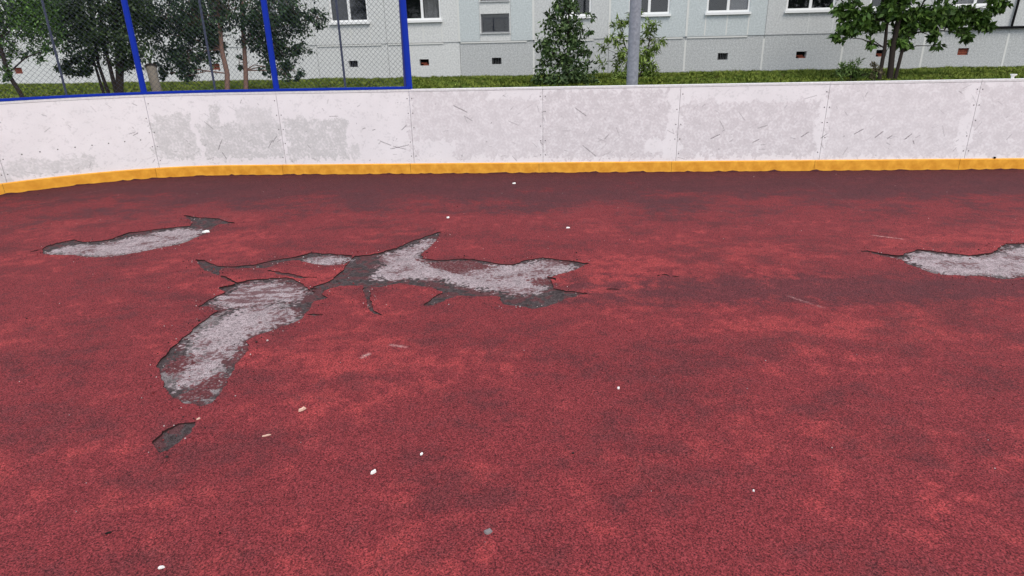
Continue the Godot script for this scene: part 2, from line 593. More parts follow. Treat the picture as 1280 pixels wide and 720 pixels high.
func add_top(top: Acc, q: Vector2, d: float, curl: FastNoiseLite) -> void:
	var amp := 0.001 + 0.010 * clampf(curl.get_noise_2d(q.x, q.y), 0.0, 1.0)
	var e := clampf(1.0 - d / 0.12, 0.0, 1.0)
	var p := Vector3(q.x, amp * e * e, q.y)
	top.v.append(p)
	top.n.append(Vector3.UP)
	uvs(top, p)
func crumb_images() -> Array:
	# [granule colour factor, granule normals, concrete colour factor], all tiling
	var S := 1024
	var cell := noise(41, 0.33, 1, FastNoiseLite.TYPE_CELLULAR)
	cell.cellular_return_type = FastNoiseLite.RETURN_CELL_VALUE
	var fine := noise(42, 0.10, 3)
	var ci := cell.get_image(S, S)          # granules hide the seam
	var fi := fine.get_seamless_image(S, S)
	ci.convert(Image.FORMAT_L8)
	fi.convert(Image.FORMAT_L8)
	var cd := ci.get_data()
	var fd := fi.get_data()
	var out := PackedByteArray()
	out.resize(S * S * 3)
	var out2 := PackedByteArray()
	out2.resize(S * S * 3)
	var hgt := PackedByteArray()
	hgt.resize(S * S)
	var lr := PackedByteArray()
	lr.resize(65536 * 3)
	var rng := RandomNumberGenerator.new()
	rng.seed = 77
	for a in 256:                                     # a look per granule value
		var f := fposmod(a * 0.6180339, 1.0)
		var col: Color
		var con: Color
		if f < 0.22: col = Color(0.27, 0.32, 0.33) * rng.randf_range(0.6, 1.3)
		elif f < 0.90: col = Color(0.60, 0.60, 0.60) * rng.randf_range(0.65, 1.4)
		else: col = Color(0.85, 1.0, 1.0) * rng.randf_range(0.95, 1.15)
		if f < 0.16: con = Color(0.28, 0.22, 0.23)
		else: con = Color(0.72, 0.71, 0.71) * rng.randf_range(0.8, 1.2)
		col.a = 1
		for k in 3:
			lr[a * 6 + k] = int(clampf(col.linear_to_srgb()[k], 0, 1) * 255)
			lr[a * 6 + 3 + k] = int(clampf(con.linear_to_srgb()[k], 0, 1) * 255)
	for p in S * S:
		var a: int = cd[p]
		var w := 0.86 + 0.28 * (fd[p] / 255.0)
		for k in 3:
			out[p * 3 + k] = mini(255, int(lr[a * 6 + k] * w))
			out2[p * 3 + k] = mini(255, int(lr[a * 6 + 3 + k] * w))
		hgt[p] = (a * 97 + 13) % 256
	var hi := Image.create_from_data(S, S, false, Image.FORMAT_L8, hgt)
	hi.convert(Image.FORMAT_RGB8)
	hi.bump_map_to_normal_map(1.6)
	return [ImageTexture.create_from_image(Image.create_from_data(S, S, false, Image.FORMAT_RGB8, out)),
		ImageTexture.create_from_image(hi),
		ImageTexture.create_from_image(Image.create_from_data(S, S, false, Image.FORMAT_RGB8, out2))]
func put(d: PackedByteArray, p: int, c: Color) -> void:
	var s := c.linear_to_srgb()
	d[p * 3] = int(clampf(s.r, 0, 1) * 255)
	d[p * 3 + 1] = int(clampf(s.g, 0, 1) * 255)
	d[p * 3 + 2] = int(clampf(s.b, 0, 1) * 255)
func court_map() -> ImageTexture:
	# faded, dirty and fresh patches of the red layer, over x -9..9, z -11..1
	var W := 1280
	var H := 854
	var d := PackedByteArray()
	d.resize(W * H * 3)
	var n1 := noise(51, 0.55, 4)
	var n2 := noise(52, 3.4, 5)
	var n3 := noise(53, 1.1, 6)
	var n4 := noise(54, 6.0, 2)
	var n5 := noise(55, 26.0, 3)
	var base := Color(0.310, 0.047, 0.053)
	var fresh := Color(0.485, 0.069, 0.070)
	var dull := Color(0.180, 0.039, 0.044)
	var dirt := Color(0.130, 0.042, 0.050)
	for j in H:
		var z := -11.0 + 12.0 * (j + 0.5) / H
		for i in W:
			var x := -9.0 + 18.0 * (i + 0.5) / W
			var a := n1.get_noise_2d(x * 0.8, z * 1.2)
			var b := n2.get_noise_2d(x * 0.8, z * 1.2)
			var c := n3.get_noise_2d(x * 0.8 + 40.0, z * 1.3)
			var e := n4.get_noise_2d(x, z) + 0.7 * n5.get_noise_2d(x, z)
			var col := base.lerp(fresh, 0.9 * smoothstep(-0.05, 0.55, a * 0.75 + b * 0.45 + e * 0.5))
			col = col.lerp(dull, 0.8 * smoothstep(-0.1, 0.55, c * 0.8 - b * 0.3 + e * 0.5))
			# silt washed against the boards, with a ragged edge
			var off := z + 9.68 - BOARD_TURN * x
			var silt := smoothstep(-0.3, 1.25, 2.55 - off + a * 1.0 + b * 0.7 + c * 0.7 + e * 0.6)
			col = col.lerp(dirt, 0.85 * silt)
			# a dried puddle's tide mark
			var pu := Vector2((x - 2.6) / 2.3, (z + 4.72 - 0.03 * x) / 0.27).length() + b * 0.5 + e * 0.4
			col = col.lerp(dirt, 0.6 * smoothstep(1.3, 0.7, pu + e * 0.3))
			put(d, j * W + i, col * (1.0 + 0.10 * e))
	var img := Image.create_from_data(W, H, false, Image.FORMAT_RGB8, d)
	# scuffs and scratches
	for s in [[1090, 294, 1130, 299, 0.5], [488, 431, 508, 434, 0.25], [452, 447, 462, 442, 0.25], [1010, 225, 1080, 265, 0.2], [0, 266, 70, 250, 0.22], [70, 250, 135, 236, 0.2], [985, 370, 1030, 385, 0.2]]:
		var p0 := gnd(s[0], s[1])
		var p1 := gnd(s[2], s[3])
		var rng := RandomNumberGenerator.new()
		rng.seed = int(s[0]) + 7
		for k in 240:
			var f := k / 240.0
			if rng.randf() < 0.6: continue
			var q := p0.lerp(p1, f) + Vector3(rng.randf_range(-1, 1), 0, rng.randf_range(-1, 1)) * 0.012
			var ix := int((q.x + 9.0) / 18.0 * W)
			var iy := int((q.z + 11.0) / 12.0 * H)
			if ix >= 0 and iy >= 0 and ix < W and iy < H:
				img.set_pixel(ix, iy, img.get_pixel(ix, iy).lerp(Color(0.95, 0.80, 0.76), s[4] * 0.55))
	return ImageTexture.create_from_image(img)
func grey_rim(q: Vector2) -> bool:
	for k in [0, 1, 2, 4]:
		if Geometry2D.is_point_in_polygon(q, lights[k]): return true
	return Geometry2D.is_point_in_polygon(q, lobe_rim)
var lobe_rim := PackedVector2Array()
func base_map(r: Rect2) -> ImageTexture:
	var W := 1536
	var H := 642
	var img := Image.create(W, H, false, Image.FORMAT_RGB8)
	img.fill(lin(0.095, 0.080, 0.080))
	lobe_rim = gpoly([200,455, 218,440, 240,415, 262,398, 285,388, 270,410, 250,440, 232,470, 240,490, 270,480, 285,462, 290,462, 280,485, 264,503, 230,503, 212,492, 203,474])
	# red rubber still stuck to the base
	var remnants := [gpoly([228,491, 250,474, 285,461, 282,478, 258,497, 236,498]), gpoly([205,457, 222,443, 245,440, 240,450, 225,462, 211,471]), gpoly([288,447, 300,436, 313,432, 308,442, 294,456]),
		gpoly([530,326, 580,325, 625,332, 604,335, 572,341, 545,335]), gpoly([660,348, 688,346, 690,355, 665,356])]
	var rng := RandomNumberGenerator.new()
	rng.seed = 64
	var n1 := noise(61, 7.0, 4)
	var n2 := noise(62, 22.0, 4)
	var n3 := noise(63, 3.0, 4)
	for hole in holes:
		var bb := Rect2(hole[0], Vector2.ZERO)
		for q in hole: bb = bb.expand(q)
		bb = bb.grow(0.06)
		var i0 := maxi(0, int((bb.position.x - r.position.x) / r.size.x * W))
		var i1 := mini(W - 1, int((bb.end.x - r.position.x) / r.size.x * W))
		var j0 := maxi(0, int((bb.position.y - r.position.y) / r.size.y * H))
		var j1 := mini(H - 1, int((bb.end.y - r.position.y) / r.size.y * H))
		for j in range(j0, j1 + 1):
			var z := r.position.y + r.size.y * (j + 0.5) / H
			for i in range(i0, i1 + 1):
				var x := r.position.x + r.size.x * (i + 0.5) / W
				var a := n1.get_noise_2d(x, z)
				var b := n2.get_noise_2d(x, z)
				var c := n3.get_noise_2d(x * 0.9, z * 1.3)
				var q := Vector2(x + a * 0.08 + b * 0.12, z + n1.get_noise_2d(x + 50.0, z) * 0.08 + n2.get_noise_2d(x + 30.0, z) * 0.12)
				var col := Color(0.092, 0.070, 0.071) * (1.0 + 0.7 * b + 0.4 * a)
				var lit := -1
				for k in lights.size():
					if Geometry2D.is_point_in_polygon(q, lights[k]):
						lit = k
						break
				if lit >= 0:
					var pale := Color(0.50, 0.412, 0.422) * (1.0 + 0.25 * a + 0.35 * b)
					if rng.randf() < 0.14: pale *= rng.randf_range(0.35, 0.7)
					var left := smoothstep(0.16, 0.46, c * 0.8 + b * 0.8 + (0.08 if lit == 3 else 0.0))       # crumbs of red rubber still stuck
					if lit == 5: left = smoothstep(-0.18, 0.18, n3.get_noise_2d(x * 1.2 + z, z * 4.0) + b * 0.8)
					col = pale.lerp(Color(0.15, 0.05, 0.055), 0.8 * left)
				elif grey_rim(Vector2(x + c * 0.16 + b * 0.08, z + a * 0.16 + b * 0.08)):
					col = Color(0.25, 0.215, 0.215) * (1.0 + 0.6 * b + 0.3 * a)
				elif a + 0.6 * c > 0.12:
					col = Color(0.13, 0.055, 0.058) * (1.0 + 0.4 * b)
				for k in remnants:
					if Geometry2D.is_point_in_polygon(Vector2(x + a * 0.05 + b * 0.08, z + c * 0.06 + b * 0.08), k):
						col = Color(0.165, 0.052, 0.056) * (1.0 + 0.5 * b)
						if rng.randf() < 0.12: col = Color(0.30, 0.25, 0.25)
				col.a = 1.0
				img.set_pixel(i, j, col.linear_to_srgb())
	return ImageTexture.create_from_image(img)

# ---------------------------------------------------------------- boards
const JOINTS := [-13.3, -11.3, -9.3, -7.36, -5.42, -3.46, -1.45, 0.51, 2.47, 4.52, 6.53, 8.5, 10.5, 12.5]
func board_map() -> ImageTexture:
	# worn white paint over s -9..9 (u) and 0..1.24 m (v)
	var W := 2048
	var H := 160
	var d := PackedByteArray()
	d.resize(W * H * 3)
	var n1 := noise(71, 1.6, 4)
	var n2 := noise(72, 20.0, 5)
	var n3 := noise(73, 30.0, 2)
	var n4 := noise(74, 6.0, 5)
	# worn areas [s0, s1, y0, y1, strength]; fresh roller strips [s0, s1, y0, y1]
	var worn := [[-5.40, -4.85, 0.28, 0.94, 1.0], [-4.72, -3.50, 0.26, 0.78, 1.1], [-4.55, -4.38, 0.7, 1.06, 1.0], [-4.15, -3.52, 0.7, 1.02, 0.7],
		[-3.42, -2.42, 0.24, 0.84, 1.15], [-2.40, -2.30, 0.22, 0.45, 0.8], [-7.9, -6.25, 0.22, 0.42, 0.9], [-8.4, -7.3, 0.14, 0.3, 0.9],
		[-1.45, 0.50, 0.24, 1.20, 0.75], [-0.9, -0.5, 0.7, 1.2, 0.8], [0.53, 2.32, 0.22, 1.17, 0.95], [2.5, 4.42, 0.22, 1.0, 0.95], [2.55, 3.0, 0.9, 1.08, 0.6], [4.55, 6.4, 0.2, 1.2, 0.75], [6.55, 8.9, 0.2, 1.16, 0.8]]
	var fresh := [[2.62, 4.46, 1.02, 1.21], [6.36, 6.52, 0.98, 1.22], [-0.35, 0.47, 1.07, 1.22], [1.98, 2.44, 0.28, 0.50], [2.30, 2.5, 0.6, 1.2], [-1.4, -0.8, 0.24, 0.5]]
	for j in H:
		var y := 1.24 * (1.0 - (j + 0.5) / H)
		for i in W:
			var s := -9.0 + 18.0 * (i + 0.5) / W
			var a := n1.get_noise_2d(s, y)
			var b := n2.get_noise_2d(s, y)
			var c := n3.get_noise_2d(s, y)
			var e := n4.get_noise_2d(s * 0.8, y)
			var w := 0.0
			var sw := s + 0.14 * n4.get_noise_2d(s * 0.5, y * 0.5 + 30.0) + 0.05 * b
			var yw := y + 0.10 * n4.get_noise_2d(s * 1.2, 9.0 + y * 0.4) + 0.04 * b
			for q in worn:
				if sw > q[0] and sw < q[1] and yw > q[2] and yw < q[3]: w = maxf(w, q[4])
			for q in fresh:
				if sw > q[0] and sw < q[1] and yw > q[2] and yw < q[3]: w = 0.0
			var white := Color(0.83, 0.80, 0.815) * (1.0 + 0.05 * a + 0.03 * b)
			var old := Color(0.625, 0.585, 0.60) * (1.0 + 0.16 * b + 0.10 * c)
			var k := w * smoothstep(-0.6, 0.55, e * 0.5 + 0.9 * b + 0.4 * n2.get_noise_2d(s * 2.5 + y * 2.0, y * 0.6 - s * 0.3) + 0.14)
			if s < -2.2: old = Color(0.60, 0.59, 0.59) * (1.0 + 0.14 * b + 0.10 * c)
			var col := white.lerp(old, clampf(k, 0.0, 1.0))
			# thin grey film where the paint is chalking
			col = col.lerp(Color(0.62, 0.60, 0.61), 0.5 * smoothstep(0.15, 0.5, b * 0.8 + e * 0.6) * (1.0 if w == 0.0 else 0.5))
			put(d, j * W + i, col)
	var img := Image.create_from_data(W, H, false, Image.FORMAT_RGB8, d)
	var rng := RandomNumberGenerator.new()
	rng.seed = 5
	# puck and stick scuffs: [s, y, length, slope, darkness]
	var marks := [[2.95, 0.48, 0.14, 0.5, 0.5], [3.55, 0.42, 0.10, 0.5, 0.45], [4.22, 0.49, 0.12, 0.7, 0.5], [4.5, 0.47, 0.1, 0.8, 0.4], [4.95, 0.52, 0.14, 0.6, 0.55], [5.25, 0.47, 0.13, 0.9, 0.5], [5.42, 0.45, 0.08, 0.8, 0.45], [5.66, 0.44, 0.12, 0.9, 0.75], [5.78, 0.42, 0.05, -2.0, 0.5],
		[0.98, 0.94, 0.20, -0.7, 0.4], [1.1, 0.4, 0.26, -0.8, 0.35], [3.6, 0.62, 0.14, 0.3, 0.3], [-0.8, 1.0, 0.22, -0.5, 0.45], [-0.65, 0.85, 0.14, -0.6, 0.3], [-1.95, 0.5, 0.18, -0.4, 0.4], [-1.8, 0.38, 0.30, 0.2, 0.35], [-1.75, 0.42, 0.2, -0.25, 0.35], [-1.6, 0.66, 0.1, 0.9, 0.4], [-2.2, 0.68, 0.05, 0.4, 0.4], [-2.05, 0.66, 0.05, 0.3, 0.4],
		[-4.5, 0.4, 0.16, 1.8, 0.4], [-4.45, 0.36, 0.12, -2.0, 0.4], [-3.7, 0.42, 0.14, 1.4, 0.4], [-3.62, 0.5, 0.12, 1.2, 0.35], [-5.68, 0.66, 0.08, 0.5, 0.45]]
	for k in 420: marks.append([rng.randf_range(-8.5, 8.8), 0.2 + 0.95 * pow(rng.randf(), 1.4), rng.randf_range(0.02, 0.2) * rng.randf(), rng.randfn() * 1.2, rng.randf_range(0.05, 0.32) * rng.randf()])
	for m in marks:
		var steps := int(m[2] * 300) + 2
		for k in steps:
			var f := float(k) / steps
			var dx: float = m[2] * f / sqrt(1.0 + m[3] * m[3])
			var ix := int((m[0] + dx + 9.0) / 18.0 * W)
			var iy := int((1.0 - (m[1] + dx * m[3]) / 1.24) * H)
			if ix >= 0 and iy >= 0 and ix < W and iy < H:
				img.set_pixel(ix, iy, img.get_pixel(ix, iy).lerp(Color(0.30, 0.28, 0.29), m[4] * rng.randf_range(0.5, 1.0)))
	return ImageTexture.create_from_image(img)
func build_boards() -> void:
	var t := thing("rink_board", Vector3.ZERO, "long white painted rink boards with a yellow kick plate round the red court", "rink boards")
	var pm := mat(Color.WHITE, 0.6, 0.3)
	pm.albedo_texture = board_map()
	pm.uv1_scale = Vector3(1.0 / 18.0, -1.0 / 1.24, 1)
	pm.uv1_offset = Vector3(0.5, 1.0, 0)
	var ym := mat(Color.WHITE, 0.55, 0.35)
	rough_tex(ym, 75, 0.016, Color(0.64, 0.265, 0.022), Color(0.92, 0.46, 0.055), 0.9, 0.15, 7)
	var capm := mat(Color.WHITE, 0.6, 0.3)
	rough_tex(capm, 76, 0.03, Color(0.62, 0.60, 0.61), Color(0.80, 0.78, 0.79), 1.0, 0.1)
	var boltm := mat(Color(0.10, 0.09, 0.09), 0.6, 0.4, 0.4)
	for k in JOINTS.size() - 1:
		var s0: float = JOINTS[k] + 0.002
		var s1: float = JOINTS[k + 1] - 0.002
		part("panel", sweep([Vector2(0, 0.15), Vector2(0, 1.205), Vector2(-0.018, 1.205), Vector2(-0.018, 0.15)], s0, s1, true), pm, t)
		part("cap_rail", sweep([Vector2(0.004, 1.208), Vector2(0.004, 1.236), Vector2(0.0, 1.24), Vector2(-0.06, 1.24), Vector2(-0.06, 1.208)], s0 - 0.001, s1 + 0.001), capm, t)
		part("support_post", sweep([Vector2(-0.02, 0.0), Vector2(-0.02, 1.205), Vector2(-0.08, 1.205), Vector2(-0.08, 0.0)], s0 - 0.04, s0 + 0.04), M.steel, t)
		# screw heads along the joint
		var a := Acc.new()
		for q in 5:
			for side in [-0.035, 0.035]:
				if (k * 7 + q * 5 + (1 if side > 0 else 0)) % 4 == 0: continue
				var A := bpath(JOINTS[k] + side)
				var p: Vector3 = A[0] + Vector3(0, 0.27 + q * 0.21, 0)
				a.tube([p - A[1] * 0.004, p + A[1] * 0.004], [0.009, 0.007], 6)
		part("screw_heads", a.mesh(), boltm, t).set_meta("kind", "stuff")
	# kick plates lap every second joint
	for k in range(0, JOINTS.size() - 1):
		var s0: float = JOINTS[k] - 0.06 + 0.002
		var s1: float = JOINTS[k + 1] - 0.06 - 0.002
		part("kick_plate", sweep([Vector2(0.020, 0.004), Vector2(0.020, 0.146), Vector2(0.008, 0.160), Vector2(0.002, 0.160), Vector2(0.002, 0.004)], s0, s1), ym, t)
	# a row of bolts across the first panels of the bend
	var b := Acc.new()
	for q in 8:
		var A := bpath(-7.1 + q * 0.215)
		var p: Vector3 = A[0] + Vector3(0, 0.52 + 0.01 * q, 0)
		b.tube([p - A[1] * 0.004, p + A[1] * 0.004], [0.011, 0.008], 6)
	part("bolt_row", b.mesh(), boltm, t).set_meta("kind", "stuff")

# ---------------------------------------------------------------- mesh fence on the boards
func build_fence() -> void:
	var t := thing("mesh_fence", Vector3.ZERO, "blue chain link fence on posts above the curved end of the boards", "fence")
	var s0 := -12.4
	var s1 := -1.45
	part("bottom_rail", sweep([Vector2(0.006, 1.243), Vector2(0.006, 1.278), Vector2(-0.045, 1.278), Vector2(-0.045, 1.243)], s0, s1 + 0.03), M.blue, t)
	part("top_rail", sweep([Vector2(-0.02, 3.70), Vector2(-0.02, 3.74), Vector2(-0.06, 3.74), Vector2(-0.06, 3.70)], s0, s1 + 0.03), M.blue, t)
	var posts := [-11.3, -9.3, -7.36, -5.42, -3.46, -1.45]
	for s in posts:
		var A := bpath(s)
		var p: Vector3 = A[0] - A[1] * 0.05
		var r := 0.042 if s < -2.0 else 0.045
		part("post", tube_mesh([p + Vector3(0, 0.9, 0), p + Vector3(0, 3.78, 0)], [r, r], 14), M.blue, t)
		var m: float = s - 0.98
		var B := bpath(m)
		var q: Vector3 = B[0] - B[1] * 0.12
		part("slim_post", tube_mesh([q + Vector3(0, 0.9, 0), q + Vector3(0, 3.72, 0)], [0.016, 0.016], 8), M.slim, t)
	var E := bpath(-1.45)
	var tangent: Vector3 = E[1].cross(Vector3.UP) * -1.0
	var e: Vector3 = E[0] - E[1] * 0.06 - tangent * -0.075
	var e2: Vector3 = E[0] - E[1] * 0.06 - tangent * 0.06
	part("end_brace", tube_mesh([e2 + Vector3(0, 0.9, 0), e2 + tangent * 0.03 + Vector3(0, 3.0, 0)], [0.026, 0.022], 10), M.blue_dark, t)
	# wire, one net for each bay
	for k in posts.size() - 1:
		net(t, posts[k], posts[k + 1])
func net(t: Node, s0: float, s1: float) -> void:
	var a := Acc.new()
	var pitch := 0.070
	var lo := 1.276
	var hi := 3.70
	var H := hi - lo
	for fam in [1.0, -1.0]:
		var k := -int(H / pitch) - 1
		while k * pitch < s1 - s0 + H:
			# the line s = s0 + k * pitch + fam * (y - lo), cut to the bay
			var sa: float = s0 + k * pitch
			var ya := 0.0
			var yb := H
			if fam > 0:
				ya = maxf(0.0, s0 - sa)
				yb = minf(H, s1 - sa)
			else:
				ya = maxf(0.0, sa - s1)
				yb = minf(H, sa - s0)
			k += 1
			if yb - ya < 0.02: continue
			var n := maxi(2, int((yb - ya) / 0.3) + 1) if s0 < -4.3 else 2
			var pts := []
			var rad := []
			for q in n:
				var y := lerpf(ya, yb, float(q) / (n - 1))
				var A := bpath(sa + fam * y)
				pts.append(A[0] - A[1] * (0.098 + 0.0015 * fam) + Vector3(0, lo + y, 0))
				rad.append(0.0019)
			a.tube(pts, rad, 3)
	part("wire_net", a.mesh(), M.wire, t)
func build_lamp_pole() -> void:
	var b := at(790, 107, 11.2)
	var t := thing("lamp_pole", Vector3(b.x, ground_y(b.x, b.z), b.z), "grey steel pole standing behind the straight run of the boards", "pole")
	part("shaft", tube_mesh([Vector3.ZERO, Vector3(0, 4, 0), Vector3(0, 8.0, 0)], [0.100, 0.096, 0.07], 20), M.pole, t)
	part("base_flange", tube_mesh([Vector3(0, -0.02, 0), Vector3(0, 0.03, 0)], [0.19, 0.19], 20), M.pole, t)
	part("arm", tube_mesh([Vector3(0, 7.95, 0), Vector3(0, 8.3, 0.4), Vector3(0, 8.4, 1.3)], [0.04, 0.035, 0.03], 10), M.pole, t)
	part("lamp_head", box_mesh(Vector3(-0.14, 8.34, 1.2), Vector3(0.14, 8.44, 1.85)), M.pole, t)

# ---------------------------------------------------------------- the panel house
func slab(u0: float, u1: float, y0: float, y1: float, z0: float, z1: float, cut: Array = []) -> ArrayMesh:
	# a wall slab (local x, y; z0 back, z1 front) with rectangular openings [u0, u1, y0, y1]
	var a := Acc.new()
	var xs := [u0, u1]
	var ys := [y0, y1]
	for c in cut:
		xs.append_array([c[0], c[1]])
		ys.append_array([c[2], c[3]])
	xs.sort()
	ys.sort()
	for i in xs.size() - 1:
		for j in ys.size() - 1:
			var xa: float = xs[i]
			var xb: float = xs[i + 1]
			var ya: float = ys[j]
			var yb: float = ys[j + 1]
			if xb - xa < 1e-5 or yb - ya < 1e-5: continue
			var mx := (xa + xb) / 2
			var my := (ya + yb) / 2
			var open := false
			for c in cut: open = open or (mx > c[0] and mx < c[1] and my > c[2] and my < c[3])
			if open: continue
			a.quad(Vector3(xa, ya, z1), Vector3(xb, ya, z1), Vector3(xb, yb, z1), Vector3(xa, yb, z1))
			a.quad(Vector3(xb, ya, z0), Vector3(xa, ya, z0), Vector3(xa, yb, z0), Vector3(xb, yb, z0))
	for c in cut:                                     # reveals
		a.quad(Vector3(c[0], c[2], z1), Vector3(c[0], c[2], z0), Vector3(c[0], c[3], z0), Vector3(c[0], c[3], z1))
		a.quad(Vector3(c[1], c[2], z0), Vector3(c[1], c[2], z1), Vector3(c[1], c[3], z1), Vector3(c[1], c[3], z0))
		a.quad(Vector3(c[0], c[2], z1), Vector3(c[1], c[2], z1), Vector3(c[1], c[2], z0), Vector3(c[0], c[2], z0))
		a.quad(Vector3(c[0], c[3], z0), Vector3(c[1], c[3], z0), Vector3(c[1], c[3], z1), Vector3(c[0], c[3], z1))
	a.quad(Vector3(u0, y0, z0), Vector3(u0, y0, z1), Vector3(u0, y1, z1), Vector3(u0, y1, z0))
	a.quad(Vector3(u1, y0, z1), Vector3(u1, y0, z0), Vector3(u1, y1, z0), Vector3(u1, y1, z1))
	a.quad(Vector3(u0, y1, z1), Vector3(u1, y1, z1), Vector3(u1, y1, z0), Vector3(u0, y1, z0))
	a.quad(Vector3(u0, y0, z0), Vector3(u1, y0, z0), Vector3(u1, y0, z1), Vector3(u0, y0, z1))
	return a.mesh()
func window(t: Node, u0: float, u1: float, y0: float, y1: float, look: Array, split := 0.5) -> void:
	var w := Node3D.new()
	w.name = "window"
	t.add_child(w, true)
	w.position = Vector3(u0, y0, 0)
	var W := u1 - u0
	var H := y1 - y0
	var f := Acc.new()
	var zf := -0.05
	var zb := -0.11
	var th := 0.085
	var mx := W * split
	f.box(Vector3(0, 0, zb), Vector3(th, H, zf))
	f.box(Vector3(W - th, 0, zb), Vector3(W, H, zf))
	f.box(Vector3(th, 0, zb), Vector3(W - th, th, zf))
	f.box(Vector3(th, H - th, zb), Vector3(W - th, H, zf))
	f.box(Vector3(mx - 0.06, th, zb), Vector3(mx + 0.06, H - th, zf + 0.004))
	part("frame", f.mesh(), M.pvc, w)
	part("sill", box_mesh(Vector3(-0.06, -0.11, -0.02), Vector3(W + 0.06, -0.012, 0.11)), M.pvc, w)
	var spans := [[th, mx - 0.06], [mx + 0.06, W - th]]
	for k in 2:
		part("pane", box_mesh(Vector3(spans[k][0], th, -0.085), Vector3(spans[k][1], H - th, -0.079)), M.glass, w)
		if look[k] == "curtain":
			var c := Acc.new()
			var n := 16
			for q in n:
				var xa := lerpf(spans[k][0], spans[k][1], float(q) / n)
				var xb := lerpf(spans[k][0], spans[k][1], float(q + 1) / n)
				var za := -0.20 + 0.02 * sin(q * 1.9)
				var zz := -0.20 + 0.02 * sin((q + 1) * 1.9)
				c.quad(Vector3(xa, 0.02, za), Vector3(xb, 0.02, zz), Vector3(xb, H, zz), Vector3(xa, H, za))
			part("curtain", c.mesh(), M.curtain, w)
		elif look[k] == "blind":
			var c := Acc.new()
			var y := 0.1
			while y < H - 0.05:
				c.box(Vector3(spans[k][0], y, -0.17), Vector3(spans[k][1], y + 0.042, -0.16))
				y += 0.05
			part("blind", c.mesh(), M.blind, w)
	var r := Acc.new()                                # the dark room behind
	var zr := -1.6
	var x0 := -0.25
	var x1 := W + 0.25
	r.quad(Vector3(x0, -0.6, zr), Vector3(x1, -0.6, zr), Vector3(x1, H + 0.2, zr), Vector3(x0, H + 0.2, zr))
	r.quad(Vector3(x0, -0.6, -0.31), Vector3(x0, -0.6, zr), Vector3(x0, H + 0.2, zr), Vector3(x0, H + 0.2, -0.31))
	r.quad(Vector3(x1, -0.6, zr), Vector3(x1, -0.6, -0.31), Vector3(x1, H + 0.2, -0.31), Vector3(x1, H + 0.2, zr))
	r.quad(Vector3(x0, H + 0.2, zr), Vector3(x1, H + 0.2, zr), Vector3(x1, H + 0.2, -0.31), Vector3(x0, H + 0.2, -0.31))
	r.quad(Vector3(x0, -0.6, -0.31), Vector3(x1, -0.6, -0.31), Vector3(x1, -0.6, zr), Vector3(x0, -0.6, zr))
	part("room", r.mesh(), M.room, w)
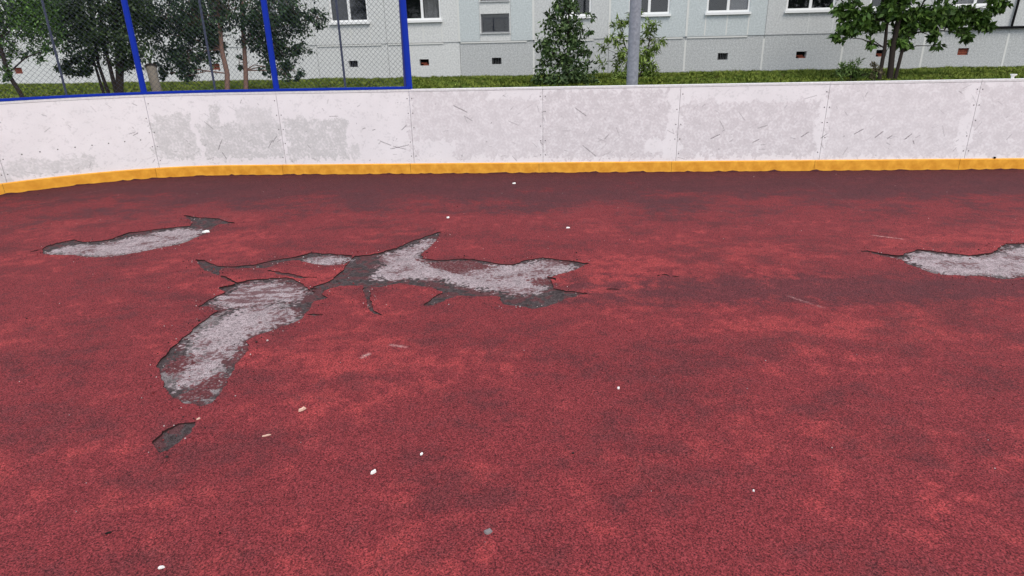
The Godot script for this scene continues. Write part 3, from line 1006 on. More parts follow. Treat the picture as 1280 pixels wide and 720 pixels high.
func build_house() -> void:
	var t := thing("apartment_house", Vector3(0, 0, -HOUSE_D), "pale grey concrete panel apartment house behind the boards", "building")
	t.rotation.y = -HOUSE_A
	var P := 3.6
	var first := -25.69
	var top0 := 1.92
	var rng := RandomNumberGenerator.new()
	rng.seed = 12
	var looks := {5: ["", ""], 6: ["", "curtain"], 8: ["curtain", ""], 9: ["", ""], 10: ["", "blind"], 11: ["", ""]}
	var px := {5: [412, 460], 6: [504, 551], 8: [692, 739], 9: [786, 837], 10: [883, 937], 11: [982, 1043]}
	for n in range(-2, 16):
		var c := first + n * P
		var u0 := c - P / 2 + 0.008
		var u1 := c + P / 2 - 0.008
		# plinth panel with its vent
		var vy := 1.01
		var vent := [c - 0.25, c + 0.22, vy - 0.15, vy + 0.15]
		part("plinth_panel", slab(u0, u1, -0.2, top0 - 0.012, -0.33, -0.03, [vent]), M.plinth if n > 6 else M.wall_white, t)
		var vn := Node3D.new()
		vn.name = "vent"
		t.add_child(vn, true)
		part("recess", box_mesh(Vector3(vent[0] - 0.02, vent[2] - 0.02, -0.36), Vector3(vent[1] + 0.02, vent[3] + 0.02, -0.332)), M.dark, vn)
		if n in [0, 3, 13, 15] or n in [6, 11, 12]:
			var b := Acc.new()
			for row in 4:
				for col in 3:
					if n in [6, 11, 12] and (row > 1 or (row + col) % 3 == 0): continue
					var bx: float = vent[0] + 0.01 + col * 0.155 + (0.04 if row % 2 else 0.0)
					var by: float = vent[2] + row * 0.075
					var zz := -0.09 - 0.03 * rng.randf() if not (n in [6, 11, 12]) else -0.16
					b.box(Vector3(bx, by + 0.003, -0.3), Vector3(minf(bx + 0.145, vent[1] - 0.003), by + 0.066, zz))
			part("brick_infill", b.mesh(), M.brick, vn)
		else:
			var g := Acc.new()
			for q in 5: g.box(Vector3(vent[0] + 0.06 + q * 0.085, vent[2] + 0.002, -0.17), Vector3(vent[0] + 0.072 + q * 0.085, vent[3] - 0.002, -0.155))
			part("grille", g.mesh(), M.steel, vn)
		# storeys
		var wm: Material = M.wall_white if n <= 6 else (M.wall_blue if n in [9, 10] else M.wall_grey)
		for fl in 3:
			var y0 := top0 + fl * 2.8
			var y1 := y0 + 2.8 - 0.012
			if n == 7:                                   # stairwell bay: two bluish slabs and a pale strip with openings
				var a0 := house_uv(600, 40).x
				var a1 := house_uv(638.5, 40).x
				part("wall_panel", slab(u0, a0 - 0.01, y0, y1, -0.3, 0.012), M.wall_blue, t)
				part("wall_panel", slab(a1 + 0.01, u1, y0, y1, -0.3, 0.012), M.wall_blue, t)
				var o1 := [a0 + 0.06, a1 - 0.06, y0 + 0.38, y0 + 1.22]
				var o2 := [a0 + 0.06, a1 - 0.06, y0 + 1.78, y0 + 2.55]
				part("wall_panel", slab(a0, a1, y0, y1, -0.3, 0.0, [o1, o2]), M.wall_white, t)
				for o in [o1, o2]:
					var wn := Node3D.new()
					wn.name = "stair_window"
					t.add_child(wn, true)
					var f := Acc.new()
					for r in [[o[0], o[0] + 0.05, o[2], o[3]], [o[1] - 0.05, o[1], o[2], o[3]], [o[0] + 0.05, o[1] - 0.05, o[2], o[2] + 0.05], [o[0] + 0.05, o[1] - 0.05, o[3] - 0.05, o[3]]]:
						f.box(Vector3(r[0] + 0.002, r[2] + 0.002, -0.14), Vector3(r[1] - 0.002, r[3] - 0.002, -0.08))
					part("frame", f.mesh(), M.steel, wn)
					part("pane", box_mesh(Vector3(o[0] + 0.05, o[2] + 0.05, -0.115), Vector3(o[1] - 0.05, o[3] - 0.05, -0.109)), M.glass, wn)
					part("sill", box_mesh(Vector3(o[0] - 0.02, o[2] - 0.05, -0.02), Vector3(o[1] + 0.02, o[2] - 0.006, 0.06)), M.plinth, wn)
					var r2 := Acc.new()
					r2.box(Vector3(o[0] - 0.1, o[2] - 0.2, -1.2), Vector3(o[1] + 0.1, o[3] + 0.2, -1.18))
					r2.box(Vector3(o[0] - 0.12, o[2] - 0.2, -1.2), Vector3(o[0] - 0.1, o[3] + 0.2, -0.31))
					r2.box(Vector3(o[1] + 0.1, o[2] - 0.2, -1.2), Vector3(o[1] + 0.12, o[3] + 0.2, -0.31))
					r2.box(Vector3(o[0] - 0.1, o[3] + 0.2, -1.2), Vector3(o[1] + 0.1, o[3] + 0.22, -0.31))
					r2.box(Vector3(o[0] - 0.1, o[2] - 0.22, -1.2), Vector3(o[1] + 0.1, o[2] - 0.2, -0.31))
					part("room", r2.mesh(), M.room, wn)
				continue
			var wu0 := c - 0.9
			var wu1 := c + 1.0
			if px.has(n):
				wu0 = house_uv(px[n][0], 15).x
				wu1 = house_uv(px[n][1], 15).x
			var wy0 := y0 + 1.02
			var wy1 := wy0 + 1.45
			part("wall_panel", slab(u0, u1, y0, y1, -0.3, 0.0, [[wu0, wu1, wy0, wy1]]), wm, t)
			var lk: Array = looks.get(n, [["", ""], ["curtain", ""], ["", "curtain"]][(n + fl + 30) % 3]) if fl == 0 else [["", ""], ["curtain", ""], ["", "curtain"]][(n * 2 + fl + 30) % 3]
			window(t, wu0 + 0.003, wu1 - 0.003, wy0 + 0.003, wy1 - 0.003, lk, 0.5)
			if fl == 0 and n in [5, 6, 10, 11]:          # pale filled joints below the window
				for uu in [wu0, wu1, (wu0 + wu1) / 2]:
					if n == 11 and uu == wu0: continue
					part("joint_strip", box_mesh(Vector3(uu - 0.028, y0 + 0.04, -0.01), Vector3(uu + 0.028, wy0 - 0.115, 0.005)), M.sealant if n < 11 else M.wall_white, t)
		# filled joints between panels
		var tops := first + n * P + P / 2
		if n in [7, 9, 10, 11, 12, 13]:
			part("joint_strip", box_mesh(Vector3(tops - 0.045, 0.0, -0.2), Vector3(tops + 0.045, top0 - 0.16, -0.022)), M.sealant, t)
		if n in [6, 7, 8, 9]:
			part("joint_strip", box_mesh(Vector3(tops - 0.05, top0 + 0.01, -0.2), Vector3(tops + 0.05, top0 + 2.79, 0.02)), M.sealant, t)
		if n in [4, 5, 6, 7, 8, 9, 10]:
			part("joint_strip", box_mesh(Vector3(u0 + 0.05, top0 - 0.085 + rng.randf_range(-0.01, 0.01), -0.2), Vector3(u1 - rng.randf_range(0.05, 0.9), top0 - 0.014, 0.006)), M.sealant, t)
	# roof, end walls and back, out of the picture
	part("roof", box_mesh(Vector3(first - 2.5 * P - 0.2, top0 + 8.4, -12.0), Vector3(first + 15.5 * P + 0.2, top0 + 8.9, 0.25)), M.wall_grey, t)
	part("end_wall", box_mesh(Vector3(first - 2.5 * P - 0.2, -0.3, -12.0), Vector3(first - 2.5 * P, top0 + 8.39, -0.02)), M.wall_grey, t)
	part("end_wall", box_mesh(Vector3(first + 15.5 * P, -0.3, -12.0), Vector3(first + 15.5 * P + 0.2, top0 + 8.39, -0.02)), M.wall_grey, t)
	part("back_wall", box_mesh(Vector3(first - 2.5 * P, -0.3, -12.2), Vector3(first + 15.5 * P, top0 + 8.39, -12.01)), M.wall_grey, t)
	# the black pipe on the house's wall
	var pp := thing("wall_pipe", Vector3(0, 0, -HOUSE_D), "black pipe running along the house wall with a branch going up", "pipe")
	pp.rotation.y = -HOUSE_A
	var q0 := house_uv(1185, 36)
	var q1 := house_uv(1262, 36)
	var q2 := house_uv(1268, 0)
	part("run", tube_mesh([Vector3(q0.x, q0.y, 0.09), Vector3(q1.x, q0.y, 0.09), Vector3(q1.x + 3.0, q0.y, 0.09)], [0.055, 0.055, 0.055], 10), M.dark, pp)
	part("branch", tube_mesh([Vector3(q1.x, q0.y, 0.10), Vector3(q1.x + 0.05, q2.y, 0.09), Vector3(q1.x + 0.06, q2.y + 2.0, 0.09)], [0.05, 0.05, 0.05], 10), M.dark, pp)

# ---------------------------------------------------------------- trees and shrubs
func leaves(clumps: Array, rng: RandomNumberGenerator, size: float, slim: float, cols: Array, droop: float, origin: Vector3, twigs: Acc = null) -> ArrayMesh:
	# clumps: [centre, radii, leaf count, tuft count]
	var a := Acc.new()
	for cl in clumps:
		var c: Vector3 = cl[0] - origin
		var r: Vector3 = cl[1]
		var nt: int = cl[3]
		var per := int(float(cl[2]) / nt)
		for k in nt:
			var dir := Vector3(rng.randfn(), rng.randfn(), rng.randfn()).normalized() * pow(rng.randf(), 0.45)
			var tc := c + dir * r
			var tr := rng.randf_range(0.5, 1.2) * 0.30 * pow(r.x * r.y * r.z, 1.0 / 3.0)
			tr = minf(tr, 0.34)
			if twigs and k % 2 == 0:
				var midp := c.lerp(tc, 0.5) + Vector3(0, 0.06, 0)
				twigs.tube([c, midp, tc], [0.010, 0.007, 0.003], 4)
			var tone := rng.randf_range(0.7, 1.3)
			for q in per:
				var p := tc + Vector3(rng.randfn(), rng.randfn() * 0.9 - 0.2, rng.randfn()) * tr * 0.62
				var ax := Vector3(rng.randfn(), rng.randfn() - droop, rng.randfn()).normalized()
				var nn := ax.cross(Vector3(rng.randfn(), rng.randfn() * 0.6, rng.randfn())).normalized()
				var sd := ax.cross(nn)
				nn = sd.cross(ax)
				var L := size * rng.randf_range(0.65, 1.25)
				var wd := L * slim * 0.5
				var kk := a.v.size()
				a.v.append_array([p, p + ax * L * 0.45 + sd * wd + nn * wd * 0.25, p + ax * L, p + ax * L * 0.45 - sd * wd + nn * wd * 0.25])
				a.n.append_array([nn, nn, nn, nn])
				var col: Color = (cols[0] as Color).lerp(cols[1], rng.randf()) * tone * rng.randf_range(0.8, 1.2)
				if rng.randf() < 0.02: col = (cols[1] as Color) * 1.7
				a.c.append_array([col, col, col, col])
				a.i.append_array([kk, kk + 2, kk + 1, kk, kk + 3, kk + 2])
	return a.mesh()
func px_clumps(list: Array, depth: float, rng: RandomNumberGenerator, density := 1.0) -> Array:
	# list of [px, py, rx, ry, leaves] at a depth; the third radius follows the other two
	var out: Array = []
	for l in list:
		var c := at(l[0], l[1], depth)
		var k := depth / FOCAL
		var rx: float = l[2] * k
		var ry: float = l[3] * k
		var rz := (rx + ry) * 0.5
		c.z += rng.randf_range(-0.5, 0.5) * rz
		var nl := int(l[4] * density)
		out.append([c, Vector3(rx, ry, rz), nl, maxi(3, nl / 30)])
	return out
func tree(called: String, label: String, cat: String, group: String, base: Vector3, stems: Array, list: Array, depth: float, seed_: int, size: float, slim: float, cols: Array, droop: float, bark: Material, limb := 0.02) -> Node3D:
	var rng := RandomNumberGenerator.new()
	rng.seed = seed_
	var o := Vector3(base.x, ground_y(base.x, base.z), base.z)
	var t := thing(called, o, label, cat, group)
	var tips: Array = []
	for st in stems:                                   # stem: [points, radii], world space
		var pts := []
		for p in st[0]: pts.append(p - o)
		part("trunk", tube_mesh(pts, st[1], 9), bark, t)
		for k in pts.size():
			if k > 0: tips.append(pts[k])
	var cl := px_clumps(list, depth, rng, 1.6)
	var br := Acc.new()
	for c in cl:                                      # a limb from the nearest stem point below to each clump
		var cc: Vector3 = c[0] - o
		var best: Vector3 = tips[0]
		for p in tips:
			if p.y < cc.y + 0.3 and p.distance_to(cc) < best.distance_to(cc): best = p
		var mid := best.lerp(cc, 0.5) + Vector3(rng.randf_range(-0.1, 0.1), 0.12, rng.randf_range(-0.1, 0.1))
		br.tube([best, mid, cc], [limb, limb * 0.75, limb * 0.4], 6)
	var crown := leaves(cl, rng, size, slim, cols, droop, o, br)
	part("branches", br.mesh(), bark, t)
	part("crown", crown, M.leaf, t)
	return t
func build_plants() -> void:
	# the bright green tree by the bend
	var d := 15.0
	var b := at(32, 135, d)
	var g1 := [Color(0.022, 0.056, 0.010), Color(0.080, 0.150, 0.030)]
	var g2 := [Color(0.016, 0.034, 0.012), Color(0.055, 0.085, 0.030)]
	var g3 := [Color(0.014, 0.032, 0.016), Color(0.045, 0.080, 0.034)]
	tree("leafy_tree", "bright green tree with a thin leaning trunk beside the bend of the boards", "tree", "trees behind the fence", b,
		[[[Vector3(b.x, ground_y(b.x, b.z) - 0.05, b.z), at(27, 119, d), at(10, 92, d), at(-2, 50, d), at(-5, -40, d), at(0, -160, d)], [0.07, 0.05, 0.045, 0.045, 0.035, 0.02]]],
		[[20, 10, 40, 40, 2600], [-25, 20, 40, 45, 1500], [45, 30, 22, 35, 1100], [10, 60, 20, 18, 320], [50, 65, 8, 14, 160], [-20, 75, 25, 25, 500], [5, 88, 14, 12, 130], [25, -60, 60, 50, 2600], [-30, -90, 60, 60, 1800], [10, -150, 60, 50, 1500]],
		d, 101, 0.075, 0.5, g1, 0.6, M.bark_dark)
	# the clump with several dark stems
	d = 18.0
	b = at(142, 135, d)
	var gy := ground_y(b.x, b.z) - 0.05
	var stems := []
	for s in [[150, 118, 148, 65, 142, 0, 0.10], [146, 118, 133, 66, 122, 0, 0.06], [136, 118, 123, 80, 112, 10, 0.05], [130, 118, 119, 82, 100, 20, 0.04], [152, 118, 153, 80, 160, 10, 0.05]]:
		var p := at(s[0], s[1], d)
		stems.append([[Vector3(p.x, gy, p.z), p, at(s[2], s[3], d), at(s[4], s[5], d), at(s[4] + (s[4] - s[2]), s[5] - 100, d)], [s[6] * 1.25, s[6], s[6] * 0.8, s[6] * 0.6, s[6] * 0.3]])
	tree("many_stemmed_tree", "dark green tree with several thin dark stems rising from one foot", "tree", "trees behind the fence", b, stems,
		[[95, 15, 40, 35, 2000], [140, 20, 40, 40, 1900], [120, 50, 45, 22, 1400], [100, 78, 22, 14, 520], [70, 40, 14, 20, 260], [78, 82, 10, 8, 90], [168, 60, 22, 26, 800], [165, 15, 25, 30, 1100], [104, 90, 9, 6, 120], [150, 78, 22, 10, 260], [100, -50, 50, 45, 2200], [150, -60, 50, 45, 2200], [125, -130, 60, 50, 1800], [125, -200, 45, 40, 900]],
		d, 102, 0.10, 0.55, g2, 0.5, M.bark_dark)
	# two birches
	d = 20.0
	b = at(283, 130, d)
	gy = ground_y(b.x, b.z) - 0.05
	tree("birch_tree", "birch with a bent reddish trunk and dark foliage, next to the tree with several stems", "tree", "trees behind the fence", b,
		[[[Vector3(b.x, gy, b.z), at(284, 113, d), at(284, 92, d), at(277, 62, d), at(274, 20, d), at(268, -80, d), at(262, -220, d)], [0.10, 0.08, 0.075, 0.07, 0.06, 0.05, 0.02]]],
		[[215, 25, 32, 32, 1500], [250, 30, 32, 35, 1800], [212, 68, 26, 18, 620], [208, 92, 14, 9, 170], [240, 75, 28, 18, 760], [232, 96, 16, 7, 120], [265, 55, 14, 26, 420], [285, 15, 22, 25, 700], [190, 40, 16, 30, 420], [225, -40, 50, 45, 2300], [275, -50, 45, 45, 2000], [255, -130, 60, 50, 1900], [262, -210, 45, 45, 1000]],
		d, 103, 0.10, 0.6, g3, 0.7, M.bark_red)
	b = at(307, 130, d + 0.6)
	gy = ground_y(b.x, b.z) - 0.05
	tree("birch_tree", "birch with a straight reddish trunk and foliage hanging down beside the bare house wall", "tree", "trees behind the fence", b,
		[[[Vector3(b.x, gy, b.z), at(307.5, 113, d + 0.6), at(307, 88, d + 0.6), at(305, 55, d + 0.6), at(302, 10, d + 0.6), at(300, -90, d + 0.6), at(305, -220, d + 0.6)], [0.095, 0.075, 0.07, 0.065, 0.06, 0.045, 0.02]]],
		[[335, 25, 30, 32, 1900], [370, 20, 22, 28, 1100], [398, 22, 14, 14, 260], [345, 62, 28, 20, 1000], [372, 62, 14, 16, 280], [355, 88, 22, 12, 420], [335, 84, 12, 10, 130], [370, 98, 8, 5, 50], [312, 45, 12, 25, 330], [300, 78, 8, 10, 90], [340, -45, 50, 45, 2400], [390, -40, 30, 35, 900], [330, -130, 60, 50, 2000], [320, -210, 45, 45, 1000]],
		d + 0.6, 104, 0.10, 0.6, g3, 0.8, M.bark_red)
	# sapling by the house
	d = 25.0
	b = at(708, 112, d)
	gy = ground_y(b.x, b.z) - 0.05
	tree("sapling", "narrow dark green sapling standing alone before the house wall", "tree", "", b,
		[[[Vector3(b.x, gy, b.z), at(709, 80, d), at(710, 40, d), at(712, 0, d), at(712, -28, d)], [0.05, 0.045, 0.04, 0.03, 0.012]]],
		[[712, -12, 12, 16, 150], [710, 10, 22, 16, 330], [708, 32, 28, 14, 400], [706, 52, 34, 14, 480], [706, 72, 37, 14, 560], [710, 92, 38, 14, 620], [680, 98, 16, 8, 110], [738, 42, 7, 6, 24], [738, 20, 6, 6, 20], [690, 18, 8, 8, 34], [738, 64, 8, 7, 30], [735, 100, 14, 8, 130], [675, 88, 8, 10, 40]],
		d, 105, 0.19, 0.46, [Color(0.020, 0.045, 0.014), Color(0.095, 0.145, 0.050)], 0.5, M.bark_dark, 0.012)
	# pale shrub behind the pole
	d = 27.0
	b = at(792, 112, d)
	gy = ground_y(b.x, b.z) - 0.05
	tree("tall_shrub", "yellow green shrub with long narrow leaves behind the grey pole", "shrub", "", b,
		[[[Vector3(b.x, gy, b.z), at(788, 80, d), at(778, 45, d), at(772, 20, d)], [0.03, 0.025, 0.02, 0.01]], [[Vector3(b.x + 0.1, gy, b.z), at(806, 80, d), at(812, 50, d), at(815, 30, d)], [0.03, 0.025, 0.02, 0.01]]],
		[[776, 30, 14, 9, 120], [768, 52, 14, 11, 110], [776, 72, 12, 12, 170], [778, 92, 16, 12, 260], [812, 32, 14, 9, 130], [824, 48, 10, 10, 70], [812, 58, 10, 10, 90], [810, 80, 12, 14, 260], [814, 97, 16, 9, 260], [755, 60, 8, 8, 30], [752, 78, 10, 6, 34], [795, 20, 14, 8, 80], [795, 60, 12, 20, 160]],
		d, 106, 0.26, 0.22, [Color(0.075, 0.125, 0.018), Color(0.190, 0.260, 0.060)], 0.5, M.bark_dark, 0.010)
	# the tree on the right
	d = 24.0
	b = at(1112, 108, d)
	gy = ground_y(b.x, b.z) - 0.05
	tree("spreading_tree", "tree with dark reddish stems and broad drooping leaves before the house", "tree", "", b,
		[[[Vector3(b.x, gy, b.z), at(1112, 98, d), at(1116, 60, d), at(1124, 20, d), at(1128, -40, d), at(1126, -120, d)], [0.13, 0.11, 0.10, 0.09, 0.06, 0.03]],
		[[Vector3(b.x - 0.4, gy, b.z + 0.2), at(1099, 98, d), at(1106, 60, d), at(1109, 25, d), at(1095, -40, d)], [0.09, 0.075, 0.065, 0.05, 0.02]],
		[[Vector3(b.x + 0.15, gy, b.z + 0.1), at(1119, 98, d), at(1127, 66, d), at(1136, 42, d), at(1160, -10, d)], [0.075, 0.065, 0.06, 0.05, 0.02]]],
		[[1065, 12, 24, 12, 300], [1058, 36, 18, 9, 190], [1085, 30, 20, 10, 240], [1050, 46, 9, 4, 40], [1110, 10, 26, 18, 420], [1140, 32, 22, 14, 420], [1130, 52, 14, 9, 120], [1160, 15, 28, 16, 420], [1165, 46, 9, 10, 60], [1190, 22, 22, 14, 330], [1206, 42, 9, 8, 80], [1222, 20, 20, 12, 280], [1232, 36, 10, 7, 70], [1240, 5, 18, 10, 150], [1085, 52, 6, 8, 26], [1170, 57, 5, 5, 20], [1100, -40, 60, 30, 1000], [1180, -40, 60, 30, 1100], [1140, -100, 70, 45, 1300]],
		d, 107, 0.25, 0.50, [Color(0.026, 0.060, 0.012), Color(0.095, 0.165, 0.030)], 0.9, M.bark_dark, 0.022)
	# low weeds by the stems
	d = 23.4
	b = at(1062, 106, d)
	gy = ground_y(b.x, b.z) - 0.05
	tree("weed_clump", "light green weed clump beside the tree with reddish stems", "weeds", "", b,
		[[[Vector3(b.x, gy, b.z), at(1064, 92, d), at(1064, 76, d)], [0.02, 0.014, 0.006]]],
		[[1064, 82, 12, 9, 110], [1058, 94, 20, 8, 200], [1078, 94, 14, 7, 140]],
		d, 108, 0.20, 0.24, [Color(0.045, 0.085, 0.018), Color(0.110, 0.165, 0.045)], -0.6, M.bark_dark, 0.006)
	d = 22.6
	b = at(1093, 106, d)
	gy = ground_y(b.x, b.z) - 0.05
	tree("dry_bush", "small brownish bush against the reddish stems", "bush", "", b,
		[[[Vector3(b.x, gy, b.z), at(1094, 92, d), at(1092, 76, d)], [0.02, 0.014, 0.006]]],
		[[1093, 84, 8, 8, 60], [1096, 94, 9, 7, 80]],
		d, 109, 0.12, 0.3, [Color(0.05, 0.05, 0.02), Color(0.11, 0.085, 0.045)], -0.4, M.bark_dark, 0.006)
	# the cut stump
	d = 17.0
	b = at(196, 122, d)
	gy = ground_y(b.x, b.z) - 0.05
	var st := thing("tree_stump", Vector3(b.x, gy, b.z), "tall brown cut tree stump with a dark top behind a blue fence post", "stump")
	var o2 := st.position
	part("trunk", tube_mesh([Vector3.ZERO, at(196, 112, d) - o2, at(192, 98, d) - o2, at(189, 84, d) - o2], [0.15, 0.125, 0.12, 0.13], 12), M.stump, st)
	part("cut_top", tube_mesh([at(189, 84, d) - o2, at(188.6, 81.5, d) - o2], [0.150, 0.14], 12), M.bark_dark, st)

func build_grass() -> void:
	var rng := RandomNumberGenerator.new()
	rng.seed = 900
	var a := Acc.new()
	for k in 7:                                        # one tuft
		var an := rng.randf() * TAU
		var o := Vector3(cos(an), 0, sin(an)) * rng.randf() * 0.05
		var lean := Vector3(cos(an + 0.5), 0, sin(an + 0.5)) * rng.randf_range(0.2, 0.8)
		var h := rng.randf_range(0.6, 1.0)
		var sd := Vector3(-sin(an), 0, cos(an)) * 0.045
		var kk := a.v.size()
		a.v.append_array([o - sd, o + sd, o + lean * 0.3 + Vector3(0, h * 0.6, 0) + sd * 0.7, o + lean * 0.3 + Vector3(0, h * 0.6, 0) - sd * 0.7, o + lean * 0.8 + Vector3(0, h, 0)])
		for q in 5: a.n.append((Vector3(cos(an), 0.6, sin(an))).normalized())
		for q in 5: a.c.append(Color.WHITE)
		a.i.append_array([kk, kk + 1, kk + 2, kk, kk + 2, kk + 3, kk + 3, kk + 2, kk + 4])
	var mm := MultiMesh.new()
	mm.transform_format = MultiMesh.TRANSFORM_3D
	mm.use_colors = true
	mm.mesh = a.mesh()
	var N := 90000
	mm.instance_count = N
	var n1 := noise(901, 0.25, 3)
	var n2 := noise(902, 1.1, 3)
	for k in N:
		var x := rng.randf_range(-27.0, 27.0)
		var zf := -HOUSE_D + x * tan(HOUSE_A) + 0.05
		var z := zf + pow(rng.randf(), 1.15) * 15.0
		var v := n1.get_noise_2d(x, z)
		var w := n2.get_noise_2d(x, z)
		var h := (0.13 + 0.10 * clampf(v + 0.3, 0.0, 1.0) + 0.10 * clampf(w, 0.0, 1.0)) * rng.randf_range(0.6, 1.3)
		var bs := Basis(Vector3.UP, rng.randf() * TAU).scaled(Vector3(0.8, h, 0.8) * Vector3(0.35, 1.0, 0.35))
		mm.set_instance_transform(k, Transform3D(bs, Vector3(x, ground_y(x, z) - 0.01, z)))
		var col := Color(0.095, 0.165, 0.018).lerp(Color(0.215, 0.270, 0.040), clampf(0.5 + w + rng.randf_range(-0.3, 0.3), 0, 1))
		if rng.randf() < 0.02: col = Color(0.24, 0.20, 0.07)
		mm.set_instance_color(k, col)
	var gi := MultiMeshInstance3D.new()
	gi.multimesh = mm
	gi.material_override = M.leaf
	gi.name = numbered("grass")
	add_child(gi)
	tag(gi, "uneven green grass strip between the boards and the house", "grass", "", "stuff")

# ---------------------------------------------------------------- small things
func chip(rng: RandomNumberGenerator, l: float, w: float, h: float) -> ArrayMesh:
	# an irregular flake: two uneven rings and a crumpled top
	var a := Acc.new()
	var lo := []
	var hi := []
	for k in 9:
		var an := TAU * k / 9.0
		var f := rng.randf_range(0.7, 1.1)
		lo.append(Vector3(cos(an) * l * 0.5 * f, 0, sin(an) * w * 0.5 * f))
		hi.append(Vector3(cos(an) * l * 0.40 * f, h * rng.randf_range(0.7, 1.3), sin(an) * w * 0.40 * f))
	var c := Vector3(0, h * 1.1, 0)
	for k in 9:
		var m := (k + 1) % 9
		a.quad(lo[m], lo[k], hi[k], hi[m])
		a.quad(hi[m], hi[k], c, c)
	return a.mesh()
func build_litter() -> void:
	var rng := RandomNumberGenerator.new()
	rng.seed = 44
	var white := mat(Color(0.80, 0.80, 0.77), 0.7, 0.3)
	var grey := mat(Color(0.19, 0.17, 0.17), 0.9, 0.2)
	var tan_ := mat(Color(0.62, 0.42, 0.33), 0.8, 0.3)
	var black := mat(Color(0.012, 0.010, 0.010), 0.8, 0.3)
	for l in [
		["paper_scrap", 467, 591, 0.036, 0.020, 0.010, white, "white oval paper scrap on open red rubber, the larger of two lying close together", "scrap"],
		["paper_scrap", 527, 568, 0.020, 0.013, 0.007, white, "tiny white scrap near the larger white oval scrap", "scrap"],
		["paper_scrap", 202, 710, 0.030, 0.014, 0.008, white, "white sliver lying far from the other scraps, on bare red rubber", "scrap"],
		["pale_pebble", 773, 486, 0.016, 0.014, 0.009, white, "single pale pebble on the open red rubber", "pebble"],
		["pale_pebble", 643, 229.5, 0.06, 0.04, 0.012, white, "pale flat chip lying close to the yellow kick plate", "chip"],
		["pale_pebble", 710, 285, 0.05, 0.03, 0.009, white, "pale chip beyond the right arm of the large torn hole", "chip"],
		["pale_pebble", 560, 272.5, 0.04, 0.04, 0.012, white, "small pale chip past the tip of the torn star", "chip"],
		["grey_pebble", 610, 665, 0.045, 0.030, 0.007, grey, "flat grey pebble pressed in the red rubber", "pebble"],
		["wood_chip", 377, 513, 0.052, 0.022, 0.012, tan_, "pale tan wood chip to the right of the torn lobe", "wood chip"],
		["wood_chip", 333, 545, 0.050, 0.010, 0.006, tan_, "thin tan splinter close to the small dark torn spot", "wood chip"],
		["wood_chip", 248, 524, 0.022, 0.012, 0.006, tan_, "tiny tan crumb at the tip of the small dark torn spot", "wood chip"],
		["wood_chip", 258, 290.5, 0.09, 0.05, 0.018, white, "pale chip at the end of the long pale hole", "wood chip"],
		["dark_twig", 135, 667, 0.030, 0.008, 0.007, black, "short dark twig on the red rubber", "twig"],
		["rubber_crumb", 275, 667, 0.010, 0.010, 0.006, black, "black rubber crumb near the short dark twig", "crumb"],
		["pale_pebble", 942, 614, 0.010, 0.010, 0.006, white, "tiny pale grit on red rubber with no other scrap around", "grit"]]:
		var p := gnd(l[1], l[2])
		var o := part(l[0], chip(rng, l[3], l[4], l[5]), l[6])
		o.position = p + Vector3(0, 0.0006, 0)
		o.rotation.y = rng.randf_range(0.1, 0.9)
		tag(o, l[7], l[8])
	build_crumbs(rng)
	# the crushed white cup on the boards' cap and the black plug on the kick plate
	var A := bpath(gnd(1232, 210).x * 1.003)
	var cup := Acc.new()
	var base: Vector3 = A[0] - A[1] * 0.03 + Vector3(0, 1.2405, 0)
	cup.tube([Vector3.ZERO, Vector3(0.0, 0.03, 0), Vector3(0.004, 0.05, 0), Vector3(0.004, 0.058, 0)], [0.016, 0.020, 0.040, 0.042], 12)
	var co := part("crushed_cup", cup.mesh(), white)
	co.position = base
	tag(co, "small white crushed cup standing on top of the boards", "cup")
	var pl := Acc.new()
	pl.tube([Vector3(0, 0, 0), Vector3(0, 0.012, 0), Vector3(0, 0.022, 0), Vector3(0, 0.026, 0)], [0.012, 0.017, 0.014, 0.005], 10)
	var po := part("rubber_plug", pl.mesh(), black)
	po.position = A[0] + A[1] * 0.012 + Vector3(0, 0.160, 0)
	tag(po, "small black plug resting on the yellow kick plate", "plug")
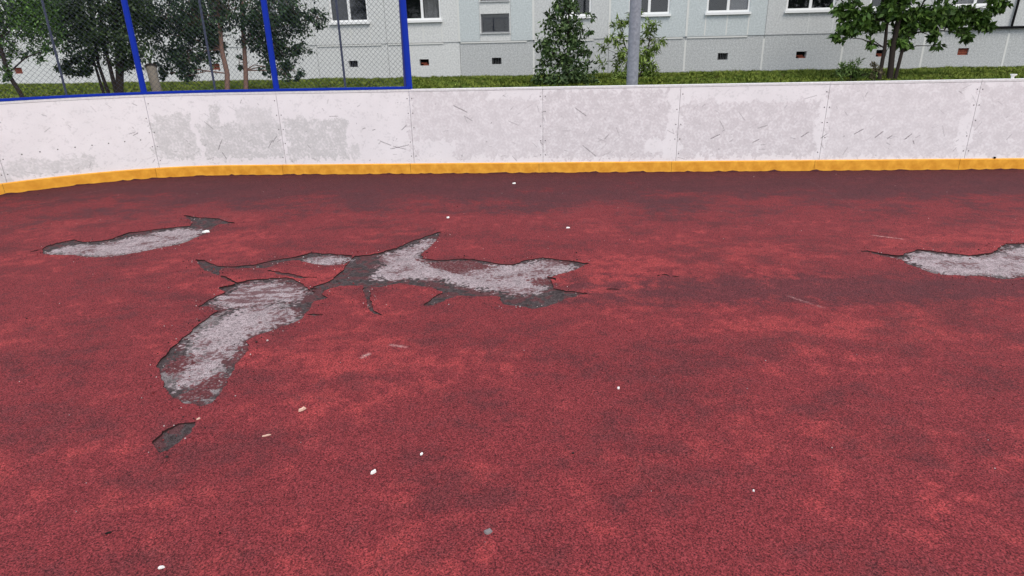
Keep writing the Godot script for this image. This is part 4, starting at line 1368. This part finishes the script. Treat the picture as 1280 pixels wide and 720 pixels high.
func build_crumbs(rng: RandomNumberGenerator) -> void:
	# loose granules: most lie round the torn edges
	var mm := MultiMesh.new()
	mm.transform_format = MultiMesh.TRANSFORM_3D
	mm.use_colors = true
	var a := Acc.new()
	a.tube([Vector3(0, -0.3, 0), Vector3(0.1, 0.1, 0.05), Vector3(0, 0.5, 0.1)], [0.5, 0.55, 0.25], 6)
	for q in a.v.size(): a.c.append(Color.WHITE)
	mm.mesh = a.mesh()
	var spots: Array = []
	for k in [0, 1, 2, 3, 6, 7]:
		var h: PackedVector2Array = holes[k]
		for q in h.size():
			var n := int(h[q].distance_to(h[(q + 1) % h.size()]) * 55.0)
			for w in n:
				var p := h[q].lerp(h[(q + 1) % h.size()], rng.randf()) + Vector2(rng.randfn(), rng.randfn()) * 0.07
				spots.append([p, 1.0])
	for k in 900: spots.append([Vector2(rng.randf_range(-7.0, 7.0), rng.randf_range(-9.3, -1.2)), 0.7])
	mm.instance_count = spots.size()
	for k in spots.size():
		var p: Vector2 = spots[k][0]
		var inside := false
		for h in holes: inside = inside or Geometry2D.is_point_in_polygon(p, h)
		var s := rng.randf_range(0.004, 0.009) * float(spots[k][1])
		if rng.randf() < 0.06: s *= 1.8
		var y := (-0.009 if inside else 0.001) + s * 0.3
		mm.set_instance_transform(k, Transform3D(Basis.from_euler(Vector3(rng.randf() * 6, rng.randf() * 6, rng.randf() * 6)).scaled(Vector3.ONE * s), Vector3(p.x, y, p.y)))
		var f := rng.randf()
		var c := Color(0.17, 0.030, 0.033)
		if f < 0.30: c = Color(0.03, 0.022, 0.022)
		elif f > 0.88: c = Color(0.42, 0.34, 0.33)
		mm.set_instance_color(k, c * rng.randf_range(0.7, 1.3))
	var m := StandardMaterial3D.new()
	m.vertex_color_use_as_albedo = true
	m.roughness = 0.9
	m.metallic_specular = 0.25
	var o := MultiMeshInstance3D.new()
	o.multimesh = mm
	o.material_override = m
	o.name = numbered("rubber_crumbs")
	add_child(o)
	tag(o, "loose red and black rubber crumbs around the torn holes", "crumbs", "", "stuff")
